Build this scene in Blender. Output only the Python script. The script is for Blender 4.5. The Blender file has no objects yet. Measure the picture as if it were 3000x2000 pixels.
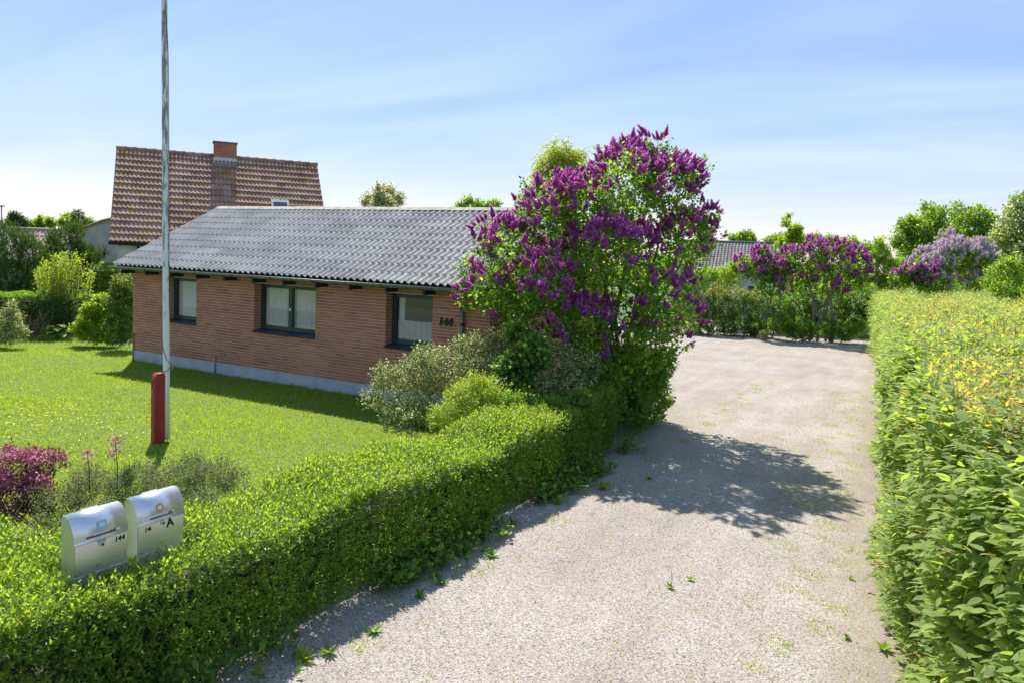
import bpy, math, random
import numpy as np
from mathutils import Matrix, Vector
random.seed(7); rng = np.random.default_rng(11)
SC = bpy.context.scene
COL = SC.collection
# ---------------------------------------------------------------- camera
CAM = np.array([18.484, -12.693, 3.099]); FPX, CYPX = 2234.04, 932.8
YAW, PITCH, ROLL = math.radians(-28.992), math.radians(4.536), math.radians(2.322)
_f = np.array([math.sin(YAW)*math.cos(PITCH), math.cos(YAW)*math.cos(PITCH), -math.sin(PITCH)])
_r = np.array([math.cos(YAW), -math.sin(YAW), 0.0]); _u = np.cross(_r, _f)
RT = math.cos(ROLL)*_r + math.sin(ROLL)*_u; UP = -math.sin(ROLL)*_r + math.cos(ROLL)*_u; FW = _f
cam = bpy.data.cameras.new('camera'); camo = bpy.data.objects.new('camera', cam); COL.objects.link(camo)
cam.sensor_width = 36.0; cam.lens = FPX/3000*36; cam.shift_y = -(1000-CYPX)/3000; cam.clip_end = 3000; cam.clip_start = 0.05
camo.matrix_world = Matrix(((RT[0], UP[0], -FW[0], CAM[0]), (RT[1], UP[1], -FW[1], CAM[1]), (RT[2], UP[2], -FW[2], CAM[2]), (0, 0, 0, 1)))
SC.camera = camo
# ---------------------------------------------------------------- sky and sun
SUN_EL = math.radians(50.5); SUN_AZ = math.radians(-48.5)      # azimuth from +Y towards +X
w = bpy.data.worlds.new('World'); SC.world = w; w.use_nodes = True
nt = w.node_tree; nt.nodes.clear()
def N(t, kind, **kw):
    n = t.nodes.new(kind)
    for k, v in kw.items():
        if k.startswith('i_'):
            key = k[2:]; key = int(key) if key.isdigit() else key
            n.inputs[key].default_value = v
        else: setattr(n, k, v)
    return n
def ramp(t, stops, interp='LINEAR'):
    n = t.nodes.new('ShaderNodeValToRGB'); e = n.color_ramp.elements; n.color_ramp.interpolation = interp
    while len(e) < len(stops): e.new(0.5)
    for el, (p, c) in zip(e, stops):
        el.position = p; el.color = tuple(c) + (1,) if len(c) == 3 else c
    return n
sky = N(nt, 'ShaderNodeTexSky', sky_type='NISHITA', sun_disc=False, sun_elevation=SUN_EL, sun_rotation=SUN_AZ, altitude=20, air_density=1.0, dust_density=0.1, ozone_density=4.0)
bg = N(nt, 'ShaderNodeBackground', i_Strength=0.15); wo = N(nt, 'ShaderNodeOutputWorld')
tc = N(nt, 'ShaderNodeTexCoord'); sep = N(nt, 'ShaderNodeSeparateXYZ'); nt.links.new(tc.outputs['Generated'], sep.inputs[0])
zc = N(nt, 'ShaderNodeMath', operation='ADD', i_1=0.12); nt.links.new(sep.outputs['Z'], zc.inputs[0])
zm = N(nt, 'ShaderNodeMath', operation='MAXIMUM', i_1=0.05); nt.links.new(zc.outputs[0], zm.inputs[0])
dx = N(nt, 'ShaderNodeMath', operation='DIVIDE'); dy = N(nt, 'ShaderNodeMath', operation='DIVIDE')
nt.links.new(sep.outputs['X'], dx.inputs[0]); nt.links.new(zm.outputs[0], dx.inputs[1]); nt.links.new(sep.outputs['Y'], dy.inputs[0]); nt.links.new(zm.outputs[0], dy.inputs[1])
cmb = N(nt, 'ShaderNodeCombineXYZ'); nt.links.new(dx.outputs[0], cmb.inputs[0]); nt.links.new(dy.outputs[0], cmb.inputs[1])
mp = N(nt, 'ShaderNodeMapping'); mp.inputs['Rotation'].default_value = (0, 0, math.radians(62)); mp.inputs['Scale'].default_value = (0.55, 1.5, 1); mp.inputs['Location'].default_value = (3.1, 1.7, 0)
nt.links.new(cmb.outputs[0], mp.inputs[0])
cn = N(nt, 'ShaderNodeTexNoise', i_Scale=0.8, i_Detail=5.0, i_Roughness=0.5, i_Distortion=0.6); nt.links.new(mp.outputs[0], cn.inputs['Vector'])
cr = ramp(nt, [(0.40, (0, 0, 0)), (0.80, (1, 1, 1))]); nt.links.new(cn.outputs['Fac'], cr.inputs[0])
cf = N(nt, 'ShaderNodeMath', operation='MULTIPLY', i_1=0.27); nt.links.new(cr.outputs[0], cf.inputs[0])
cm = N(nt, 'ShaderNodeMix', data_type='RGBA'); cm.inputs['B'].default_value = (3.0, 3.12, 3.35, 1)
gm = N(nt, 'ShaderNodeGamma', i_Gamma=0.40); nt.links.new(sky.outputs[0], gm.inputs[0])
hs_ = N(nt, 'ShaderNodeHueSaturation', i_Saturation=1.84, i_Value=1.06); nt.links.new(gm.outputs[0], hs_.inputs['Color'])
nt.links.new(cf.outputs[0], cm.inputs['Factor']); tnt = N(nt, 'ShaderNodeMix', data_type='RGBA', blend_type='MULTIPLY'); tnt.inputs['Factor'].default_value = 1.0; tnt.inputs['B'].default_value = (1.06, 0.93, 1.0, 1); nt.links.new(hs_.outputs[0], tnt.inputs['A']); nt.links.new(tnt.outputs['Result'], cm.inputs['A'])
nt.links.new(cm.outputs['Result'], bg.inputs['Color']); nt.links.new(bg.outputs[0], wo.inputs[0])
sun = bpy.data.lights.new('sun', 'SUN'); sun.energy = 2.8; sun.angle = math.radians(0.53); sun.color = (1.0, 0.95, 0.87)
suno = bpy.data.objects.new('sun', sun); COL.objects.link(suno)
SD = np.array([math.sin(SUN_AZ)*math.cos(SUN_EL), math.cos(SUN_AZ)*math.cos(SUN_EL), math.sin(SUN_EL)])
suno.rotation_euler = Vector(SD).to_track_quat('Z', 'Y').to_euler()
vs = SC.view_settings; vs.view_transform = 'Standard'; vs.look = 'None'; vs.gamma = 1.0; vs.exposure = 1.52; vs.use_curve_mapping = False
SC.cycles.max_bounces = 8; SC.cycles.transparent_max_bounces = 8; SC.cycles.sample_clamp_indirect = 6

# ---------------------------------------------------------------- helpers
PXS = 3000/2352
def at(x, y, D):                       # a picture point (2352 wide) at depth D metres -> world
    return CAM + D*((x*PXS-1500)/FPX*RT - (y*PXS-CYPX)/FPX*UP + FW)
def S(D): return FPX/PXS/D             # pixels (2352) per metre at depth D
def gr(x, y, z=0.0):
    d = at(x, y, 1.0) - CAM; return CAM + d*(z-CAM[2])/d[2]
def norm(a): return a/np.maximum(np.linalg.norm(a, axis=-1, keepdims=True), 1e-9)
def mesh_np(name, V, F, mat=None, parent=None, attrs=None, smooth=False, kind=None):
    """V (n,3); F list of arrays (m,k) of vertex ids"""
    me = bpy.data.meshes.new(name); V = np.asarray(V, np.float32)
    me.vertices.add(len(V)); me.vertices.foreach_set('co', V.ravel())
    Fl = [np.asarray(f, np.int32) for f in (F if isinstance(F, list) else [F])]
    tot = np.concatenate([np.full(len(f), f.shape[1], np.int32) for f in Fl]); idx = np.concatenate([f.ravel() for f in Fl])
    me.loops.add(len(idx)); me.loops.foreach_set('vertex_index', idx)
    me.polygons.add(len(tot)); me.polygons.foreach_set('loop_start', np.concatenate([[0], np.cumsum(tot)[:-1]]).astype(np.int32)); me.polygons.foreach_set('loop_total', tot)
    if smooth: me.polygons.foreach_set('use_smooth', np.ones(len(tot), bool))
    me.update(calc_edges=True)
    for k, a in (attrs or {}).items():
        a = np.asarray(a, np.float32)
        if a.ndim == 1: at_ = me.attributes.new(k, 'FLOAT', 'POINT'); at_.data.foreach_set('value', a)
        else: at_ = me.attributes.new(k, 'FLOAT_VECTOR', 'POINT'); at_.data.foreach_set('vector', a.ravel())
    if mat: me.materials.append(mat)
    if name is None: return me
    return link(name, me, parent, kind)
def link(name, me, parent=None, kind=None, loc=None):
    o = bpy.data.objects.new(name, me); COL.objects.link(o)
    if parent is not None: o.parent = parent
    if kind: o['kind'] = kind
    if loc is not None: o.location = loc
    return o
def tag(o, label, cat, group=None):
    o['label'] = label; o['category'] = cat
    if group: o['group'] = group
    return o
def thing(name, label, cat, group=None):
    o = bpy.data.objects.new(name, None); COL.objects.link(o); o.empty_display_size = 0.2
    return tag(o, label, cat, group)
def root_at(o, P):                     # put a thing's Empty at its base, parts keep world coordinates
    P = Vector([float(c) for c in P]); o.location = P
    for c in o.children: c.matrix_parent_inverse = Matrix.Translation(-P)
class MB:
    def __init__(s): s.v = []; s.f = []; s.a = []
    def add(s, V, F, a=0.0):
        n = len(s.v); s.v += [tuple(map(float, p)) for p in V]; s.f += [tuple(i+n for i in q) for q in F]; s.a += [a]*len(V); return s
    def box(s, lo, hi, a=0.0):
        x0, y0, z0 = lo; x1, y1, z1 = hi
        return s.add([(x0,y0,z0),(x1,y0,z0),(x1,y1,z0),(x0,y1,z0),(x0,y0,z1),(x1,y0,z1),(x1,y1,z1),(x0,y1,z1)], BOXF, a)
    def hexa(s, P8, a=0.0): return s.add(P8, BOXF, a)
    def obox(s, c, X, Y, Z, a=0.0):     # centre and half axes
        c, X, Y, Z = map(np.array, (c, X, Y, Z))
        return s.add([c-X-Y-Z, c+X-Y-Z, c+X+Y-Z, c-X+Y-Z, c-X-Y+Z, c+X-Y+Z, c+X+Y+Z, c-X+Y+Z], BOXF, a)
    def tube(s, pts, rad, n=8, a=0.0, cap=True):
        pts = [np.array(p, float) for p in pts]; rad = rad if hasattr(rad, '__len__') else [rad]*len(pts)
        V = []; ref = np.array([0.31, 0.22, 0.93])
        for i, p in enumerate(pts):
            t = norm(pts[min(i+1, len(pts)-1)] - pts[max(i-1, 0)])
            if abs(t@ref) > 0.97: ref = np.array([0.9, 0.1, 0.2])
            e1 = norm(np.cross(t, ref)); e2 = np.cross(t, e1)
            for k in range(n):
                an = 2*math.pi*k/n; V.append(p + rad[i]*(math.cos(an)*e1 + math.sin(an)*e2))
        F = [(i*n+k, i*n+(k+1) % n, (i+1)*n+(k+1) % n, (i+1)*n+k) for i in range(len(pts)-1) for k in range(n)]
        if cap: F += [tuple(range(n))[::-1], tuple((len(pts)-1)*n+k for k in range(n))]
        return s.add(V, F, a)
    def build(s, name, mat, parent=None, smooth=False, kind=None, bevel=0.0):
        me = bpy.data.meshes.new(name); me.from_pydata(s.v, [], s.f); me.update()
        at_ = me.attributes.new('rnd', 'FLOAT', 'POINT'); at_.data.foreach_set('value', np.array(s.a, np.float32))
        if smooth: me.polygons.foreach_set('use_smooth', np.ones(len(me.polygons), bool))
        if mat: me.materials.append(mat)
        if name == '_': return me
        o = link(name, me, parent, kind)
        if bevel:
            m = o.modifiers.new('bevel', 'BEVEL'); m.width = bevel; m.segments = 2; m.limit_method = 'ANGLE'
        return o
BOXF = [(0,3,2,1),(4,5,6,7),(0,1,5,4),(1,2,6,5),(2,3,7,6),(3,0,4,7)]

# ---------------------------------------------------------------- materials
def newmat(name):
    m = bpy.data.materials.new(name); m.use_nodes = True; t = m.node_tree; t.nodes.clear()
    return m, t, N(t, 'ShaderNodeOutputMaterial')
def coords(t, scale=None, obj=False):
    if obj: v = N(t, 'ShaderNodeTexCoord').outputs['Object']
    else: v = N(t, 'ShaderNodeNewGeometry').outputs['Position']
    if scale is None: return v
    mp = N(t, 'ShaderNodeMapping'); mp.inputs['Scale'].default_value = scale; t.links.new(v, mp.inputs[0]); return mp.outputs[0]
def noise(t, vec, scale, detail=3.0, rough=0.55, dist=0.0):
    n = N(t, 'ShaderNodeTexNoise', i_Scale=scale, i_Detail=detail, i_Roughness=rough, i_Distortion=dist); t.links.new(vec, n.inputs['Vector']); return n
def mixc(t, fac, a, b, mode='MIX'):
    n = N(t, 'ShaderNodeMix', data_type='RGBA', blend_type=mode)
    for key, v in (('Factor', fac), ('A', a), ('B', b)):
        if isinstance(v, bpy.types.NodeSocket): t.links.new(v, n.inputs[key])
        elif key == 'Factor': n.inputs[key].default_value = v
        else: n.inputs[key].default_value = tuple(v)+(1,)
    return n.outputs['Result']
def bumpn(t, h, strength=0.3, dist=0.02):
    b = N(t, 'ShaderNodeBump', i_Strength=strength, i_Distance=dist); t.links.new(h, b.inputs['Height']); return b.outputs[0]
def pbsdf(t, out, col, rough=0.7, metal=0.0, spec=0.4, nrm=None):
    p = N(t, 'ShaderNodeBsdfPrincipled', i_Roughness=rough if not isinstance(rough, bpy.types.NodeSocket) else 0.5, i_Metallic=metal); p.inputs['Specular IOR Level'].default_value = spec
    if isinstance(rough, bpy.types.NodeSocket): t.links.new(rough, p.inputs['Roughness'])
    if isinstance(col, bpy.types.NodeSocket): t.links.new(col, p.inputs['Base Color'])
    else: p.inputs['Base Color'].default_value = tuple(col)+(1,)
    if nrm is not None: t.links.new(nrm, p.inputs['Normal'])
    if out is not None: t.links.new(p.outputs[0], out.inputs[0])
    return p
def plain(name, a, b=None, scale=6.0, rough=0.7, metal=0.0, spec=0.4, bump=0.0, stretch=None, lo=0.35, hi=0.65):
    m, t, o = newmat(name); v = coords(t, stretch)
    n = noise(t, v, scale, 5.0)
    if b is None: b = tuple(c*0.75 for c in a)
    r = ramp(t, [(lo, a), (hi, b)]); t.links.new(n.outputs['Fac'], r.inputs[0])
    nr = None
    if bump: nr = bumpn(t, n.outputs['Fac'], bump)
    pbsdf(t, o, r.outputs[0], rough, metal, spec, nr); return m
def leafmat(name, stops, trans=0.5, rough=0.5, spec=0.3, tcol=(2.7, 2.35, 0.6), veins=False, patch=0.35, gain=1.4):
    """colour per leaf from 'rnd'; thin leaf: reflects and lets light through"""
    m, t, o = newmat(name); stops = [(p, tuple(min(.92, q*gain) for q in c)) for p, c in stops]
    a = N(t, 'ShaderNodeAttribute', attribute_name='rnd'); fac = a.outputs['Fac']
    nz = noise(t, coords(t), 1.7, 2.0)
    ad = N(t, 'ShaderNodeMath', operation='MULTIPLY_ADD', i_1=patch, i_2=-patch/2); t.links.new(nz.outputs['Fac'], ad.inputs[0])
    s = N(t, 'ShaderNodeMath', operation='ADD', use_clamp=True); t.links.new(ad.outputs[0], s.inputs[0]); t.links.new(fac, s.inputs[1])
    r = ramp(t, stops); t.links.new(s.outputs[0], r.inputs[0]); c = r.outputs[0]; nr = None
    if veins:
        lu = N(t, 'ShaderNodeAttribute', attribute_name='luv'); sp = N(t, 'ShaderNodeSeparateXYZ'); t.links.new(lu.outputs['Vector'], sp.inputs[0])
        ab = N(t, 'ShaderNodeMath', operation='ABSOLUTE'); t.links.new(sp.outputs['Y'], ab.inputs[0])
        k = N(t, 'ShaderNodeMath', operation='MULTIPLY_ADD', i_1=-0.9); t.links.new(ab.outputs[0], k.inputs[0]); t.links.new(sp.outputs['X'], k.inputs[2])
        k2 = N(t, 'ShaderNodeMath', operation='MULTIPLY', i_1=62.0); t.links.new(k.outputs[0], k2.inputs[0])
        sn = N(t, 'ShaderNodeMath', operation='SINE'); t.links.new(k2.outputs[0], sn.inputs[0])
        nr = bumpn(t, sn.outputs[0], 0.55, 0.004)
        mr = N(t, 'ShaderNodeMapRange', i_1=-1.0, i_2=1.0, i_3=0.80, i_4=1.12); t.links.new(sn.outputs[0], mr.inputs[0])
        c = mixc(t, 1.0, c, mr.outputs[0], 'MULTIPLY')
    p = pbsdf(t, None, c, rough, 0.0, spec, nr)
    tr = N(t, 'ShaderNodeBsdfTranslucent'); tcn = mixc(t, 1.0, c, tcol, 'MULTIPLY'); t.links.new(tcn, tr.inputs[0])
    mx = N(t, 'ShaderNodeMixShader', i_0=trans); t.links.new(p.outputs[0], mx.inputs[1]); t.links.new(tr.outputs[0], mx.inputs[2]); t.links.new(mx.outputs[0], o.inputs[0])
    return m
def attrmat(name, stops, rough=0.8, spec=0.3, obj=False, nscale=9.0, namt=0.3, big=None, bump=0.25):
    """colour per piece (object random or 'rnd'), mottled by noise"""
    m, t, o = newmat(name)
    if obj: fac = N(t, 'ShaderNodeObjectInfo').outputs['Random']
    else: fac = N(t, 'ShaderNodeAttribute', attribute_name='rnd').outputs['Fac']
    r = ramp(t, stops); t.links.new(fac, r.inputs[0])
    n = noise(t, coords(t), nscale, 6.0, 0.65)
    mr = N(t, 'ShaderNodeMapRange', i_1=0.25, i_2=0.75, i_3=1-namt, i_4=1+namt); t.links.new(n.outputs['Fac'], mr.inputs[0])
    c = mixc(t, 1.0, r.outputs[0], mr.outputs[0], 'MULTIPLY')
    if big: c = big(t, c)
    pbsdf(t, o, c, rough, 0.0, spec, bumpn(t, n.outputs['Fac'], bump, 0.01)); return m
# ---- foliage
G = lambda *s: list(s)
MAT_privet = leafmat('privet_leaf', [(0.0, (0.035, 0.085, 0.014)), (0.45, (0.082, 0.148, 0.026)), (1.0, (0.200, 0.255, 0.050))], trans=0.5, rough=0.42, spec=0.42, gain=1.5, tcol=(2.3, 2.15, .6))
MAT_hornbeam = leafmat('hornbeam_leaf', [(0.0, (0.095, 0.145, 0.050)), (0.5, (0.158, 0.21, 0.066)), (0.84, (0.235, 0.275, 0.070)), (0.91, (0.30, 0.24, 0.11)), (1.0, (0.34, 0.20, 0.12))], trans=0.46, rough=0.45, spec=0.45, veins=True, patch=0.25, gain=2.05, tcol=(1.95, 1.85, .7))
MAT_lilac_leaf = leafmat('lilac_leaf', [(0.0, (0.030, 0.080, 0.018)), (0.6, (0.060, 0.130, 0.022)), (1.0, (0.14, 0.22, 0.03))], trans=0.52, rough=0.45, gain=1.75)
MAT_dark_leaf = leafmat('thicket_leaf', [(0.0, (0.035, 0.085, 0.018)), (0.6, (0.065, 0.135, 0.025)), (1.0, (0.12, 0.20, 0.035))], trans=0.45, rough=0.45, gain=1.65)
MAT_varieg = leafmat('variegated_leaf', [(0.0, (0.075, 0.14, 0.03)), (0.50, (0.15, 0.235, 0.05)), (0.64, (0.56, 0.58, 0.27)), (0.90, (0.62, 0.60, 0.38)), (1.0, (0.40, 0.22, 0.14))], trans=0.42, rough=0.5, tcol=(1.2, 1.2, 0.7), gain=1.15)
MAT_gold = leafmat('golden_leaf', [(0.0, (0.14, 0.22, 0.025)), (0.5, (0.27, 0.35, 0.035)), (1.0, (0.42, 0.42, 0.05))], trans=0.45, tcol=(1.4, 1.4, 0.4), gain=1.4)
MAT_fresh = leafmat('fresh_leaf', [(0.0, (0.07, 0.14, 0.018)), (0.5, (0.14, 0.23, 0.025)), (1.0, (0.24, 0.31, 0.035))], trans=0.46)
MAT_tree = leafmat('tree_leaf', [(0.0, (0.045, 0.10, 0.02)), (0.5, (0.085, 0.155, 0.028)), (1.0, (0.16, 0.22, 0.045))], trans=0.46, gain=1.8)
MAT_birch = leafmat('birch_leaf', [(0.0, (0.11, 0.16, 0.05)), (0.5, (0.19, 0.24, 0.075)), (1.0, (0.29, 0.33, 0.12))], trans=0.45)
MAT_blossom = leafmat('cream_blossom', [(0.0, (0.11, 0.16, 0.05)), (0.45, (0.22, 0.26, 0.11)), (0.6, (0.60, 0.58, 0.42)), (1.0, (0.68, 0.67, 0.52))], trans=0.4, tcol=(1.4, 1.35, .8), gain=1.2)
MAT_tree_pale = leafmat('pale_tree_leaf', [(0.0, (0.07, 0.12, 0.04)), (0.5, (0.14, 0.20, 0.07)), (0.75, (0.22, 0.26, 0.11)), (1.0, (0.55, 0.55, 0.42))], trans=0.42, tcol=(1.6, 1.5, 0.7), gain=1.7)
MAT_juniper = leafmat('juniper_leaf', [(0.0, (0.018, 0.05, 0.014)), (0.6, (0.045, 0.09, 0.022)), (1.0, (0.10, 0.15, 0.03))], trans=0.25, rough=0.6)
MAT_spruce = leafmat('spruce_needle', [(0.0, (0.02, 0.045, 0.022)), (1.0, (0.06, 0.10, 0.04))], trans=0.2, rough=0.6)
MAT_greyleaf = leafmat('grey_green_leaf', [(0.0, (0.05, 0.075, 0.03)), (0.5, (0.12, 0.16, 0.06)), (0.85, (0.20, 0.24, 0.09)), (1.0, (0.17, 0.115, 0.08))], trans=0.35, rough=0.55, tcol=(1.3, 1.25, 0.6))
MAT_redleaf = leafmat('red_tipped_leaf', [(0.0, (0.03, 0.075, 0.02)), (0.55, (0.085, 0.15, 0.03)), (0.75, (0.22, 0.20, 0.06)), (1.0, (0.36, 0.12, 0.07))], trans=0.35, patch=0.2)
MAT_weigela = leafmat('weigela_bloom', [(0.0, (0.16, 0.05, 0.07)), (0.3, (0.42, 0.09, 0.20)), (0.6, (0.66, 0.22, 0.40)), (1.0, (0.82, 0.48, 0.62))], trans=0.35, tcol=(1.1, 0.9, 1.0), gain=1.15)
MAT_weigela_leaf = leafmat('weigela_leaf', [(0.0, (0.06, 0.05, 0.03)), (0.5, (0.12, 0.075, 0.05)), (1.0, (0.11, 0.13, 0.04))], trans=0.3)
MAT_drystem = plain('dry_stems', (0.23, 0.16, 0.09), (0.13, 0.09, 0.05), 20)
MAT_lilac_fl = leafmat('lilac_bloom', [(0.0, (0.23, 0.04, 0.215)), (0.5, (0.45, 0.14, 0.42)), (1.0, (0.70, 0.41, 0.68))], trans=0.52, rough=0.7, spec=0.15, tcol=(1.55, 0.95, 1.3), patch=0.35, gain=1.15)
MAT_lilac_pale = leafmat('pale_lilac_bloom', [(0.0, (0.48, 0.37, 0.44)), (0.5, (0.66, 0.55, 0.60)), (1.0, (0.80, 0.72, 0.73))], trans=0.35, rough=0.6, tcol=(1.1, 1.0, 1.05), gain=1.15)
MAT_bark = plain('bark', (0.13, 0.095, 0.07), (0.055, 0.04, 0.03), 22, 0.9, bump=0.6)
MAT_twig = plain('hedge_twig', (0.095, 0.07, 0.05), (0.04, 0.03, 0.02), 15, 0.9)
MAT_greybark = plain('grey_bark', (0.24, 0.22, 0.17), (0.12, 0.105, 0.08), 25, 0.9, bump=0.4)
MAT_grass = leafmat('grass_blade', [(0.0, (0.075, 0.135, 0.014)), (0.5, (0.135, 0.215, 0.018)), (0.90, (0.20, 0.275, 0.026)), (1.0, (0.25, 0.29, 0.045))], trans=0.55, rough=0.6, spec=0.2, tcol=(2.3, 2.0, 0.4), patch=0.5)
MAT_dandelion = leafmat('dandelion_petal', [(0.0, (0.70, 0.46, 0.01)), (1.0, (0.82, 0.62, 0.02))], trans=0.2, tcol=(1, 1, 1), gain=1.15)
# ---------------------------------------------------------------- foliage helpers
def tmpl(V, F): return np.array(V, float), [np.array([f for f in F if len(f) == k]) for k in (3, 4) if any(len(f) == k for f in F)]
LEAF2 = tmpl([(0,0,0),(.42,.5,.12),(1,0,-.08),(.42,-.5,.12)], [(0,1,2),(0,2,3)])
LEAF6 = tmpl([(0,0,0),(.22,.40,.09),(.58,.44,.08),(1,0,-.12),(.58,-.44,.08),(.22,-.40,.09),(.25,0,0),(.62,0,-.01)],
             [(0,6,1),(6,7,2,1),(7,3,2),(0,5,6),(6,5,4,7),(7,4,3)])
LEAFH = tmpl([(0,0,0),(.10,.27,.05),(.30,.46,.09),(.55,.42,.07),(.79,.21,.01),(1,0,-.14),(.79,-.21,.01),(.55,-.42,.07),(.30,-.46,.09),(.10,-.27,.05),(.14,0,.0),(.34,0,.015),(.6,0,0),(.83,0,-.05)],
             [(0,10,1),(10,11,2,1),(11,12,3,2),(12,13,4,3),(13,5,4),(0,9,10),(10,9,8,11),(11,8,7,12),(12,7,6,13),(13,6,5)])
LEAF4 = tmpl([(0,0,0),(.36,.46,.09),(1,0,-.12),(.36,-.46,.09),(.45,0,0)], [(0,4,1),(4,2,1),(0,3,4),(4,3,2)])
BLADE = tmpl([(0,-.5,0),(0,.5,0),(1,0,.25)], [(0,1,2)])
BLADE4 = tmpl([(0,-.5,0),(0,.5,0),(.55,.4,.06),(.55,-.4,.06),(1,0,.3)], [(0,1,2,3),(3,2,4)])
QUAD = tmpl([(-.5,-.5,0),(.5,-.5,0),(.5,.5,0),(-.5,.5,0)], [(0,1,2,3)])
FLORET = tmpl([(0,0,-.12),(.55,.16,.1),(.55,-.16,.1),(.16,.55,.1),(-.16,.55,.1),(-.55,.16,.1),(-.55,-.16,.1),(-.16,-.55,.1),(.16,-.55,.1)], [(0,2,1),(0,3,4),(0,5,6),(0,7,8)])
UPV = np.array([0, 0, 1.0])
def leaves(name, P, D, Nn, L, W, T, mat, parent=None, rnd=None, luv=False, kind=None):
    V, Fs = T; n = len(P); k = len(V)
    e1 = norm(D); e3 = Nn - (Nn*e1).sum(1, keepdims=True)*e1; e3 = norm(e3 + 1e-6); e2 = np.cross(e3, e1)
    L = np.broadcast_to(L, n)[:, None, None]; W = np.broadcast_to(W, n)[:, None, None]
    X = P[:, None, :] + V[None, :, 0:1]*L*e1[:, None, :] + V[None, :, 1:2]*W*e2[:, None, :] + V[None, :, 2:3]*W*e3[:, None, :]
    off = (np.arange(n)*k)[:, None, None]
    F = [(f[None]+off).reshape(-1, f.shape[1]) for f in Fs]
    if rnd is None: rnd = rng.random(n)
    A = {'rnd': np.repeat(rnd, k)}
    if luv: A['luv'] = np.tile(V, (n, 1))
    return mesh_np(name, X.reshape(-1, 3), F, mat, parent, A, kind=kind)
def rdir(n): return norm(rng.normal(size=(n, 3)))
def sprays(B, T, tl, k, spread=0.6, nup=0.7, jit=0.35, t0=0.1):
    n = len(B); tl = np.broadcast_to(tl, n)[:, None]; T = norm(T)
    a = norm(np.cross(T, rdir(n))); b = np.cross(T, a); ph = rng.random(n)*6.28
    Ps, Ds, Ns = [], [], []
    for j in range(k):
        t = t0 + (1-t0)*(j+0.5)/k; an = ph + j*2.4
        lat = np.cos(an)[:, None]*a + np.sin(an)[:, None]*b
        sp = spread*(1.15-0.55*t)
        d = norm(T*(1-sp) + lat*sp + rng.normal(size=(n, 3))*jit*0.4)
        Ps.append(B + T*tl*t); Ds.append(d); Ns.append(norm(UPV*nup + T*0.5 - lat*0.2 + rng.normal(size=(n, 3))*jit))
    return np.concatenate(Ps), np.concatenate(Ds), np.concatenate(Ns)
def crown_pts(blobs, n, inner=0.5, keep=0.7, low=-0.95):
    C = np.array([b[0] for b in blobs]); R = np.array([b[1] for b in blobs], float)
    if R.ndim == 1: R = np.repeat(R[:, None], 3, 1)
    wgt = (R.prod(1)**(2/3)); i = rng.choice(len(C), int(n*2.2), p=wgt/wgt.sum())
    u = rdir(len(i)); u[:, 2] = np.where(u[:, 2] < low, -u[:, 2], u[:, 2])
    rf = inner + (1-inner)*np.sqrt(rng.random(len(i))); P = C[i] + R[i]*u*rf[:, None]
    ok = np.ones(len(P), bool)
    for j in range(len(C)):
        q = np.linalg.norm((P-C[j])/R[j], axis=1); ok &= ~((q < keep) & (i != j))
    P, u, i, rf = P[ok][:n], u[ok][:n], i[ok][:n], rf[ok][:n]
    return P, u, i, rf
def lump(blobs, per=6, rel=(0.32, 0.55), out=0.75):
    """break each blob into smaller lobes for an uneven outline"""
    res = []
    for c, R in blobs:
        R = np.broadcast_to(np.array(R, float), 3); res.append((np.array(c), R*0.72))
        for q in range(per):
            d = rdir(1)[0]; d[2] = abs(d[2])*0.9-0.25 if q % 3 else d[2]
            k = random.uniform(*rel); res.append((np.array(c)+R*d*out*random.uniform(.8, 1.1), R*k))
    return res
def imgblobs(spec, D, thick=0.0, zs=1.0):
    res = []
    for q in spec:
        x, y, r = q[:3]; d = D + (q[3] if len(q) > 3 else random.uniform(-thick, thick)); R = r/S(d); res.append((at(x, y, d), (R, R, R*zs)))
    return res
def limbs(mb, base, targets, r0, seg=5, wob=0.12, n=6, fork=0.35):
    base = np.array(base, float)
    for T in targets:
        T = np.array(T, float); d = T-base; L = np.linalg.norm(d); pts = []; 
        w1 = rdir(1)[0]*wob*L; w2 = rdir(1)[0]*wob*L*0.6
        for i in range(seg+1):
            t = i/seg; up = np.array([0, 0, 1.0])*L*0.10*math.sin(math.pi*t)
            pts.append(base + d*t*np.array([t**fork if False else 1, 1, 1]) + w1*math.sin(math.pi*t)*t + w2*math.sin(2*math.pi*t) + up)
        mb.tube(pts, [r0*(1-0.8*i/seg) for i in range(seg+1)], n)
def plant(name, label, cat, base, blobs, ntw, k, tl, L, W, mat, T=LEAF2, bark=None, stems=6, r0=0.03, spread=0.65, nup=0.7, up=0.45, inner=0.55, keep=0.7, group=None, crown='crown', trunk='trunk', out=0.6, low=-0.95, rb=None, multi=0.15, jit=.35):
    o = thing(name, label, cat, group); base = np.array(base, float)
    B, u, i, rf = crown_pts(blobs, ntw, inner, keep, low)
    Tw = norm(u*out + UPV*up + rng.normal(size=B.shape)*0.35)
    tls = tl*(0.6+0.8*rng.random(len(B)))
    P, D, Nn = sprays(B - Tw*tls[:, None]*0.5, Tw, tls, k, spread, nup, jit)
    f = 0.7+0.6*rng.random(len(P)); rn = rng.random(len(P))
    if rb is not None: rn = rb(P, rn)
    leaves(crown, P, D, Nn, L*f, W*f, T, mat, o, rn)
    mb = MB()
    order = sorted(range(len(blobs)), key=lambda j: -np.prod(blobs[j][1]))[:stems]
    for j in order:
        bb = base + np.array([random.uniform(-multi, multi), random.uniform(-multi, multi), 0])
        limbs(mb, bb, [np.array(blobs[j][0])*0.97 + bb*0.03], r0*random.uniform(.7, 1.1))
    mb.build(trunk, bark or MAT_bark, o, True)
    root_at(o, base); return o, (B, u, i, rf)
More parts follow.
